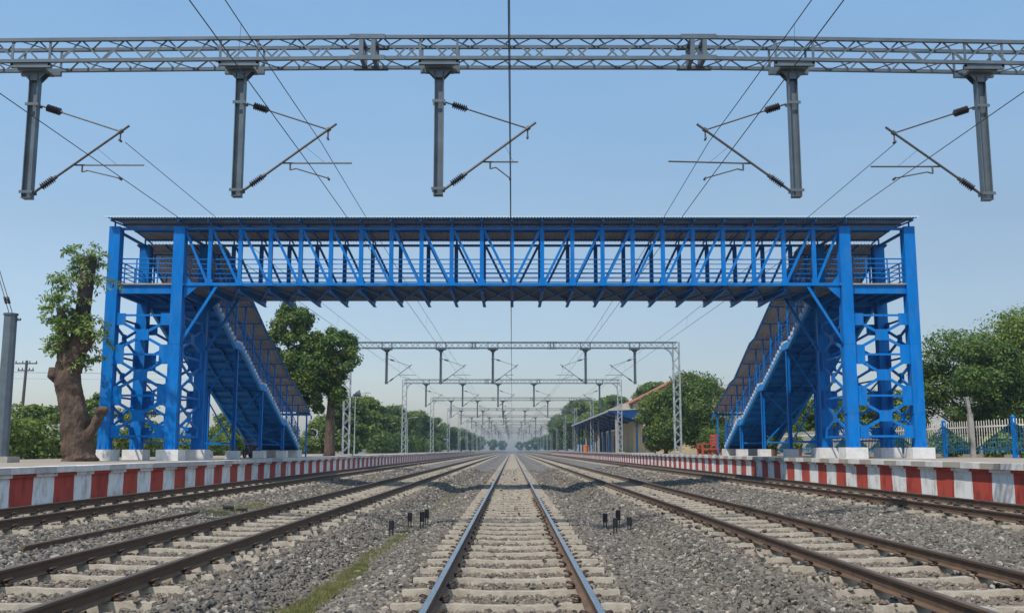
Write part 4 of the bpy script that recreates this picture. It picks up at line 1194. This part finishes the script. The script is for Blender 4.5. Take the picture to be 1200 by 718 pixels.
def leafy_block(name, loc, size, label, cat, leafmat, n, leaf, seed, group=None, round_=False):
    global RNG; RNG = np.random.default_rng(seed); rng = random.Random(seed)
    t = thing(name, loc, label, cat, group); x, y, z = loc; sx, sy, sz = size
    cs, rs = [], []
    if round_:
        for k in range(22):
            a = rng.uniform(0,6.283); u = rng.uniform(-.7,1); q = math.sqrt(max(0,1-u*u))*.62
            cs.append((x+sx*.5*q*math.cos(a), y+sy*.5*q*math.sin(a), z+sz*(.5+.36*u))); r = sx*.24; rs.append((r,r,r))
    else:
        m = max(6, int(sy/1.1))
        for k in range(m):
            for lvl in (.3,.72):
                cs.append((x+rng.uniform(-.3,.3)*sx, y+sy*(k+.5)/m-sy/2+rng.uniform(-.3,.3), z+sz*lvl+rng.uniform(-.15,.22)*sz*(lvl > .5))); rs.append((sx*.5, sy/m*.85, sz*.33))
    v, f = leaves(cs, rs, [n/len(cs)]*len(cs), leaf, shell=.6)
    np_mesh('foliage', v, f, leafmat, t)
    mb = MB()
    for k in range(max(3, int(sy/2.5))):
        yy = y - sy/2 + sy*(k+.5)/max(3, int(sy/2.5)) if not round_ else y + rng.uniform(-.1,.1)
        mb.path([(x+rng.uniform(-.1,.1), yy, z-.1), (x+rng.uniform(-.2,.2), yy+rng.uniform(-.2,.2), z+sz*.7)], [.05,.02], n=5)
    mb.build('stems', BARK, t)
    return t
for i, (yy, ln, lb) in enumerate(((45,14,'clipped leafy hedge next to the grey pole'), (60,16,'leafy hedge behind the pollarded trunk'), (77,18,'hedge seen through the left tower bracing'), (97,22,'hedge behind the left staircase'), (121,26,'hedge behind the tall broadleaf trunk'))):
    leafy_block('hedge', (-24.2, yy, 1.0), (1.3, ln, 1.75), lb, 'hedge', LEAF_M if i % 2 == 0 else LEAF_L, 5200, .13, 200+i, 'hedge along the shaded platform')
for i, (yy, ln, lb) in enumerate(((152,34,'low dark undergrowth along the fence past the tall broadleaf trunk'), (190,40,'low dark undergrowth behind the second left portal mast'), (232,42,'low dark undergrowth at the far end of the dark belt'))):
    leafy_block('undergrowth', (-18.4, yy, .95), (2.2, ln, 2.7), lb, 'undergrowth', LEAF_D, 5200, .24, 260+i, 'undergrowth beside the shaded platform')
leafy_block('bush', (14.15, 100, ZR), (2.0,2.0,2.1), 'round clipped dark bush beside the blue canopy column', 'bush', LEAF_D, 4200, .09, 220, round_=True)
leafy_block('bush', (18.5, 92, ZR), (3.0,3.0,2.4), 'dark loose bush under the round tree right of the portal mast', 'bush', LEAF_D, 5200, .1, 221, round_=True)
leafy_block('bush', (16.6, 84, ZR), (2.4,2.4,1.9), 'dark low bush beside the red bench', 'bush', LEAF_D, 4200, .1, 222, round_=True)
for i, (x,y,sx,sz,lb) in enumerate(((23.2,41.5,1.6,1.6,'shrub behind the picket fence at the picture edge'), (23.1,44.5,1.5,1.35,'shrub behind the fence just right of the concrete post'), (23.2,48,1.5,1.4,'shrub behind the fence just left of the concrete post'),
                                  (23.2,52.5,1.6,1.5,'shrub behind the fence next to the right tower'), (23.3,57,1.8,1.6,'shrub behind the fence seen through the tower'))):
    leafy_block('shrub', (x,y,.95), (sx,sx*1.6,sz), lb, 'shrub', LEAF_D if i % 2 else LEAF_M, 2200, .11, 230+i, 'shrubs behind the picket fence', round_=True)

# ------------------------------------------------------------------ fences and walls
def fences():
    t = thing('picket_fence', (21.6, FENCE_Y0, ZR), 'white picket fence with blue zigzag painted foot and blue posts along the sunlit platform', 'fence')
    for k in range(12):
        y0 = FENCE_Y0 + k*FENCE_BAY - FENCE_BAY
        mb = MB(); mb.box(21.53, 21.67, y0-.09, y0+.09, ZR-.05, ZR+1.75)
        mb.add([(21.52,y0-.1,ZR+1.75),(21.68,y0-.1,ZR+1.75),(21.68,y0+.1,ZR+1.75),(21.52,y0+.1,ZR+1.75),(21.6,y0,ZR+1.84)], [(0,1,4),(1,2,4),(2,3,4),(3,0,4)])
        mb.build('post', BLUE, t)
        mb = MB(); n = 28
        for i in range(n):
            y = y0 + FENCE_BAY*(i+.5)/n; w = .028
            hh = ZR + 1.68 + random.uniform(-.03,.03)
            mb.prism([(21.56, y-w, ZR+.18), (21.56, y+w, ZR+.18), (21.56, y+w, hh-.05), (21.56, y, hh), (21.56, y-w, hh-.05)], (.012,0,0))
        mb.box(21.582, 21.61, y0+.1, y0+FENCE_BAY-.1, ZR+1.36, ZR+1.43)
        mb.box(21.582, 21.61, y0+.1, y0+FENCE_BAY-.1, ZR+.34, ZR+.41)
        mb.build('picket_panel', PICKET, t)
    t = thing('barbed_wire_fence', (22.3, 47, ZR), 'barbed wire strung between leaning concrete posts before the picket fence', 'fence')
    pts = [(21.2, 36.0), (21.2, 46.6), (21.2, 57.5), (21.2, 68)]
    for x, y in pts:
        mb = MB(); mb.bar((x, y, ZR-.1), (x-.04, y-.02, ZR+2.0), .2, .2); mb.bar((x-.04, y-.02, ZR+1.99), (x-.16, y-.06, ZR+2.75), .13, .13)
        mb.build('post', CONCG, t)
    for h, dx in ((2.0,-.05),(2.25,-.1),(2.65,-.15)):
        mb = MB(); P = []
        for (xa,ya),(xb,yb) in zip(pts[:-1], pts[1:]):
            for k in range(8):
                u = k/8; P.append((xa+(xb-xa)*u+dx, ya+(yb-ya)*u-.08, ZR+h-.1*4*u*(1-u)))
        mb.path(P, .008, n=4); mb.build('barbed_wire', WIRE, t)
    mb = MB(); mb.box(22.9, 23.1, 20, 110, .3, 1.35); tag(mb.build('boundary_wall', CONCG), 'low grey wall behind the picket fence', 'wall')
fences()

# ------------------------------------------------------------------ station house and canopy
def station():
    t = thing('station_house', (18, 141, ZR), 'yellow station house with gabled orange tiled roof behind the round trees', 'house')
    # gable end wall facing the camera
    x0, x1, y0, y1 = 16.9, 33, 141, 165
    ze, zr = 8.0, 12.1; xr = 25.0
    mb = MB(); mb.prism([(x0,y0,ZR-.3),(x1,y0,ZR-.3),(x1,y0,ze),(xr,y0,zr),(x0,y0,ze)], (0,y1-y0,0)); mb.build('wall', YELLOW, t)
    mb = MB()
    for a, b in (((x0-.5, ze-.12),(xr, zr+.14)), ((x1+.5, ze-.12),(xr, zr+.14))):
        mb.prism([(a[0],y0-.5,a[1]),(b[0],y0-.5,b[1]),(b[0],y0-.5,b[1]+.2),(a[0],y0-.5,a[1]+.2)], (0,y1-y0+1,0))
    mb.build('roof', TILE, t)
    for x in (18.6, 21.6, 24.6):
        mb = MB(); mb.box(x-.6, x+.6, y0-.06, y0-.003, 2.4, 4.6); f = mb.build('window', CREAM, t)
        mb = MB(); mb.box(x-.45, x+.45, y0-.1, y0-.065, 2.55, 4.45); mb.build('pane', GLASS, f)
    # lower wing with a flat parapet running behind the canopy
    mb = MB(); mb.box(18.3, 30, 165.2, 216, ZR-.3, 7.6); mb.build('wing', CREAM, t)
    mb = MB(); mb.box(15.5, 16.85, 141.5, 166, 7.1, 8.0); mb.build('parapet', CREAM, t)
    for k in range(7):
        y = 168+k*6.5
        mb = MB(); mb.box(18.2, 18.29, y-1.0, y+1.0, ZR, 4.0); d = mb.build('door', GLASS, t)
    t = thing('platform_canopy', (15, 138, ZR), 'dark blue sloping platform canopy on blue and grey columns by the station house', 'canopy')
    ya, yb = 137, 221
    mb = MB(); mb.prism([(13.05,ya,6.72),(18.2,ya,5.1),(18.2,ya,5.24),(13.05,ya,6.86)], (0,yb-ya,0)); mb.prism([(13.1,ya+.02,6.84),(18.2,ya+.02,7.05),(18.2,ya+.02,5.1),(13.1,ya+.02,6.74)], (0,.1,0)); mb.build('roof', DARKB, t)
    mb = MB(); mb.box(12.98, 13.045, ya-.05, yb, 6.66, 6.92); mb.prism([(12.98,ya-.05,6.86),(18.25,ya-.05,7.06),(18.25,ya-.05,7.16),(12.98,ya-.05,6.94)], (0,.06,0)); mb.build('fascia', CREAMG, t)
    k = 0; y = ya+.6
    while y < yb:
        for x in (14.2, 17.0):
            mb = MB(); mb.box(x-.13, x+.13, y-.13, y+.13, ZR-.05, 6.36 if x < 15 else 5.45); mb.build('column', DARKB if (k % 3) else CONCG, t); k += 1
        mb = MB(); mb.bar((13.2, y, 6.56), (18.0, y, 5.05), .18, .2); mb.build('rafter', DARKB, t)
        y += 9.4
    for y, m, lb in ((150.5, ORANGE, 'orange bin near the far end under the blue canopy'),):
        pass
CREAMG = mat('fascia_grey', (.36,.38,.40), .7)
station()

def litter_bin(x, y, lb):
    t = thing('litter_bin', (x,y,ZR), lb, 'bin')
    mb = MB(); mb.tube((x,y,ZR), (x,y,ZR+1.15), .42, .5, n=14); mb.build('body', ORANGE, t, smooth=False)
    mb = MB(); mb.tube((x,y,ZR+1.15), (x,y,ZR+1.25), .54, .3, n=14); mb.build('lid', ORANGE, t)
litter_bin(13.5, 185, 'orange litter bin at the far end of the blue canopy')

def red_bench():
    x, y = 13.0, 67.6; z = ZR
    t = thing('bench', (x,y,z), 'red painted bench with high slatted back left of the right stair foot', 'bench')
    mb = MB()
    for k in range(4): mb.box(x-.5+k*.24, x-.3+k*.24, y-.9, y+.9, z+.42, z+.47)
    mb.build('seat', REDP, t)
    mb = MB()
    for k in range(4): mb.prism([(x+.48, y-.9, z+.6+k*.2), (x+.52, y-.9, z+.6+k*.2), (x+.56, y-.9, z+.76+k*.2), (x+.52, y-.9, z+.76+k*.2)], (0,1.8,0))
    mb.build('backrest', REDP, t)
    for yy in (-.85, .85):
        mb = MB(); mb.box(x-.5, x-.38, y+yy-.06, y+yy+.06, z, z+.75); mb.box(x+.42, x+.54, y+yy-.06, y+yy+.06, z, z+1.4)
        mb.box(x-.52, x+.5, y+yy-.07, y+yy+.07, z+.7, z+.78); mb.box(x-.38, x+.42, y+yy-.05, y+yy+.05, z+.32, z+.42); mb.build('leg', REDP, t)
    t = thing('bench', (x-.1,y-3,z), 'low red backless bench in front of the high backed red one', 'bench')
    mb = MB(); 
    for k in range(3): mb.box(x-.42+k*.2, x-.25+k*.2, y-3.7, y-2.3, z+.36, z+.42)
    mb.build('seat', REDP, t)
    for yy in (-3.6,-2.4):
        mb = MB(); mb.prism([(x-.4,y+yy,z),(x-.3,y+yy,z),(x-.2,y+yy,z+.36),(x-.32,y+yy,z+.36)], (0,.1,0)); mb.prism([(x+.2,y+yy,z),(x+.3,y+yy,z),(x+.16,y+yy,z+.36),(x+.06,y+yy,z+.36)], (0,.1,0)); mb.build('leg', REDP, t)
red_bench()

# ------------------------------------------------------------------ small things by the tracks
def marker(x, y, lb, h=.42, grp=None):
    z = float(bedz(x))-.04
    t = thing('cable_marker', (x,y,z), lb, 'marker post', grp)
    mb = MB()
    for d in (-.035,.035): mb.tube((x+d,y,z), (x+d,y,z+h*.6), .013, n=6)
    mb.build('legs', BLACK, t)
    mb = MB(); mb.tube((x,y,z+h*.5), (x,y,z+h), .06, .06, n=14); mb.tube((x,y,z+h), (x,y,z+h+.015), .066, .05, n=14); mb.build('cap', BLACK, t, smooth=False)
g = 'black markers left of the middle track'
marker(-2.78, 23.6, 'squat black marker standing alone at the outer end of the left cluster', .40, g)
marker(-2.62, 26.2, 'black marker in the middle of the left cluster', .42, g)
marker(-2.22, 25.2, 'front one of the two black markers close together left of the track', .46, g)
marker(-2.22, 26.6, 'rear one of the two black markers close together left of the track', .44, g)
g = 'black markers right of the middle track'
marker(2.34, 25.7, 'black marker nearest the polished rail in the right cluster', .42, g)
marker(2.42, 24.0, 'front black marker of the right cluster, beside a pale stone', .42, g)
marker(2.72, 26.2, 'tall black marker at the back of the right cluster', .46, g)
marker(2.82, 24.6, 'black marker with a pale cap at the outer side of the right cluster', .38, g)

def scrap():
    t = thing('scrap_rail', (-7.62, 17, 0), 'rusty length of old rail lying on the ballast between the left tracks', 'scrap rail')
    z = float(bedz(-7.6)) - .035
    def railp(mb, x, y0, y1, x2):
        prof = [(-.07,0),(.07,0),(.07,.012),(.01,.03),(.01,.12),(.034,.13),(.034,.16),(-.034,.16),(-.034,.13),(-.01,.12),(-.01,.03),(-.07,.012)]
        n = len(prof); vs = [(x+p, y0, z+q) for p, q in prof] + [(x2+p, y1, z+q) for p, q in prof]
        mb.add(vs, [tuple(range(n)), tuple(range(2*n-1,n-1,-1))] + [(i,(i+1)%n,n+(i+1)%n,n+i) for i in range(n)])
    mb = MB(); railp(mb, -7.72, 16.2, 25.6, -7.85); mb.build('rail', RAILR, t)
    mb = MB(); mb.box(-7.85,-7.5,16.0,16.22,z-.01,z+.05); mb.build('end_plate', RUST, t)
    mb = MB(); mb.bar((-7.52, 16.6, z+.02), (-7.62, 24.4, z+.03), .1, .04); tag(mb.build('scrap_strip', RUST), 'flat orange rusted strip lying against the old rail', 'scrap strip')
    t = thing('junction_box', (-7.55, 27.4, z), 'small black trackside box past the end of the lying scrap rail', 'junction box')
    mb = MB(); mb.box(-7.7,-7.48,27.2,27.42,z,z+.15); mb.build('body', BLACK, t)
    mb = MB(); mb.prism([(-7.72,27.18,z+.15),(-7.46,27.18,z+.15),(-7.49,27.24,z+.18),(-7.69,27.24,z+.18)], (0,.24,0)); mb.build('lid', BLACK, t)
    mb = MB(); mb.box(-7.4,-7.15,27.4,27.6,z,z+.1); mb.build('cable_head', BLACK, t)
scrap()

def anchor_pole():
    x, y, z = -17.85, 35.4, ZL
    t = thing('anchor_pole', (x,y,z), 'thick grey steel pole with guy wires at the picture edge on the shaded platform', 'pole')
    mb = MB(); mb.path([(x,y,z+.2),(x,y,6.3)], [.25,.225], n=10); mb.tube((x,y,6.3),(x,y,6.36),.26,n=10); mb.tube((x+.2,y,6.15),(x+.36,y,6.15),.05,n=8); mb.build('shaft', STEEL, t)
    mb = MB(); mb.box(x-.45,x+.45,y-.45,y+.45,z-.02,z+.2); mb.build('footing', CONCG, t)
    mb = MB()
    for d in (-.06,.06):
        a, b = Vector((x+d,y,6.34)), Vector((-17.2+d*.3,31.0,10.1)); c = a.lerp(b,.10)
        mb.tube(a, b, .014, n=6)
        for k in range(5): q = a.lerp(b,.09+k*.011); mb.tube(q, a.lerp(b,.094+k*.011), .05, n=8)
    mb.tube((-17.2,31.0,10.1), (-13.5,20.8,10.2), .012, n=6)
    mb.build('guy_wire', DSTEEL, t)
anchor_pole()

def utility_pole():
    x, y = -48.5, 100
    t = thing('utility_pole', (x,y,1), 'dark wooden electricity pole with crossarms behind the hedge', 'utility pole')
    mb = MB(); mb.path([(x-.25,y,.9),(x,y,10.4)], [.19,.13], n=8); mb.build('shaft', WOOD, t)
    for z, w in ((10.1,1.1),(9.4,.8)):
        mb = MB(); mb.bar((x-w,y-.1,z),(x+w,y-.1,z),.1,.12); mb.build('crossarm', WOOD, t)
        mb = MB()
        for d in (-w+.08, -.35, .35, w-.08): mb.tube((x+d,y-.1,z+.06),(x+d,y-.1,z+.28),.06,.04,n=8)
        mb.build('insulators', CERAM, t)
    for k, (z, dx) in enumerate(((10.25,-1.0),(10.25,1.0),(9.6,-.7))):
        mb = MB(); P = [(x+dx-75+90*u, y-.1+ (u-.5)*30, z - 1.6*4*(u if u < .5 else u-.5)*(.5-(u if u < .5 else u-.5))*1.0) for u in np.linspace(0,1,25)]
        mb.path(P, .012, n=4); mb.build('line_wire', WIRE, t)
utility_pole()

def lamp(x, y, zp, lb, h=5.0, d=1):
    t = thing('platform_lamp', (x,y,zp), lb, 'lamp post', 'platform lamp posts')
    mb = MB(); mb.path([(x,y,zp),(x,y,zp+h*.5),(x,y,zp+h)], [.07,.055,.045], n=8); mb.path([(x,y,zp+h),(x+d*.5,y,zp+h+.18),(x+d*1.1,y,zp+h+.25)], [.035,.03,.03], n=6); mb.build('pole', MASTC, t)
    mb = MB(); mb.prism([(x+d*1.0,y-.1,zp+h+.2),(x+d*1.55,y-.08,zp+h+.24),(x+d*1.55,y-.08,zp+h+.3),(x+d*1.0,y-.1,zp+h+.34)], (0,.2,0)); mb.build('lamp_head', MASTC, t)
lamp(-16.2, 104, ZL, 'grey lamp post in front of the dark trees past the first left mast', 6.0)
lamp(-15.5, 150, ZL, 'grey lamp post further along the shaded platform before the dark belt', 5.0)
lamp(14.0, 232, ZR, 'grey lamp post past the far end of the blue canopy', 6.5, -1)

def floodlight():
    # disc lamp fixed near the first left mast
    x, y = -12.75, 83
    t = thing('loudspeaker', (x,y,6.0), 'grey horn loudspeaker on a bracket beside the first left mast beyond the bridge', 'loudspeaker')
    mb = MB(); mb.tube((x-.35,y-.2,6.0),(x+.25,y-.2,6.15),.08,.32,n=12); mb.build('horn', STEEL, t)
    mb = MB(); mb.tube((x-.5,y+.1,5.9),(x-.3,y-.2,6.0),.03,n=6); mb.build('bracket', STEEL, t)
floodlight()

def motorcycle(x, y, z, label, rot=0.0):
    t = thing('motorcycle', (x,y,z), label, 'motorcycle', 'motorcycles parked under the left stair')
    for d in (-.62,.62):
        mb = MB(); P = [(x, y+d+.3*math.cos(a), z+.3+.3*math.sin(a)) for a in np.linspace(0,2*math.pi,17)]
        mb.path(P, .05, n=6, caps=False); w = mb.build('wheel', BLACK, t, smooth=True)
        mb = MB(); mb.tube((x-.05,y+d,z+.3),(x+.05,y+d,z+.3),.06,n=8)
        for k in range(6): a = k*math.pi/3; mb.tube((x,y+d,z+.3),(x,y+d+.27*math.cos(a),z+.3+.27*math.sin(a)),.008,n=4)
        mb.build('hub', STEEL, w)
    mb = MB(); mb.path([(x,y-.62,z+.3),(x,y-.45,z+.75),(x,y-.4,z+.98)],[.03,.03,.03],n=6); mb.path([(x,y-.42,z+.75),(x,y,z+.3),(x,y+.3,z+.35),(x,y+.62,z+.3)],[.03]*4,n=6); mb.build('frame', BLACK, t)
    mb = MB(); mb.path([(x,y-.4,z+.72),(x,y-.2,z+.76),(x,y+.05,z+.68)],[.06,.14,.08],n=8); mb.build('fuel_tank', REDP, t, smooth=True)
    mb = MB(); mb.path([(x,y+.05,z+.72),(x,y+.4,z+.74),(x,y+.75,z+.8)],[.1,.12,.07],n=8); mb.build('seat', BLACK, t, smooth=True)
    mb = MB(); mb.box(x-.14,x+.14,y-.2,y+.15,z+.22,z+.55); mb.build('engine', DSTEEL, t)
    mb = MB(); mb.path([(x-.35,y-.3,z+1.0),(x,y-.4,z+.98),(x+.35,y-.3,z+1.0)],[.02]*3,n=6); mb.tube((x,y-.55,z+.85),(x,y-.42,z+.85),.1,n=10); mb.build('handlebar', DSTEEL, t)
motorcycle(-14.6, 57.5, ZL, 'dark motorcycle parked under the left stair behind its middle post')
motorcycle(-15.3, 58.6, ZL, 'second dark motorcycle, standing deeper under the left stair')

def potted(x, y, z, lb, mt, h=.9):
    global RNG; RNG = np.random.default_rng(int(y*10))
    t = thing('potted_plant', (x,y,z), lb, 'potted plant', 'potted plants by the stairs')
    mb = MB(); mb.tube((x,y,z),(x,y,z+.35),.18,.26,n=12); mb.build('pot', RUST, t)
    v, f = leaves([(x,y,z+.35+h*.4)], [(.35,.35,h*.45)], [420], .07, shell=.3); np_mesh('foliage', v, f, mt, t)
potted(14.7, 57.0, ZR, 'leafy potted plant under the right stair', LEAF_D)
potted(15.0, 53.2, ZR, 'yellowish potted plant beside the right stair post', LEAF_L)
potted(-14.4, 53.0, ZL, 'potted plant under the left stair', LEAF_M)

# ------------------------------------------------------------------ haze
def haze():
    mb = MB(); mb.box(-905, 905, -45, 1505, -2.2, 17.5)
    m = bpy.data.materials.new('haze_air'); m.use_nodes = True; nt = m.node_tree
    nt.nodes.remove(nt.nodes['Principled BSDF'])
    pv = nt.nodes.new('ShaderNodeVolumePrincipled'); pv.inputs['Color'].default_value = (.74,.86,1.0,1); pv.inputs['Density'].default_value = .0005
    pv.inputs['Anisotropy'].default_value = .6
    nt.links.new(pv.outputs[0], nt.nodes['Material Output'].inputs['Volume'])
    o = mb.build('haze', m); o['kind'] = 'stuff'
    o.display_type = 'WIRE'
haze()
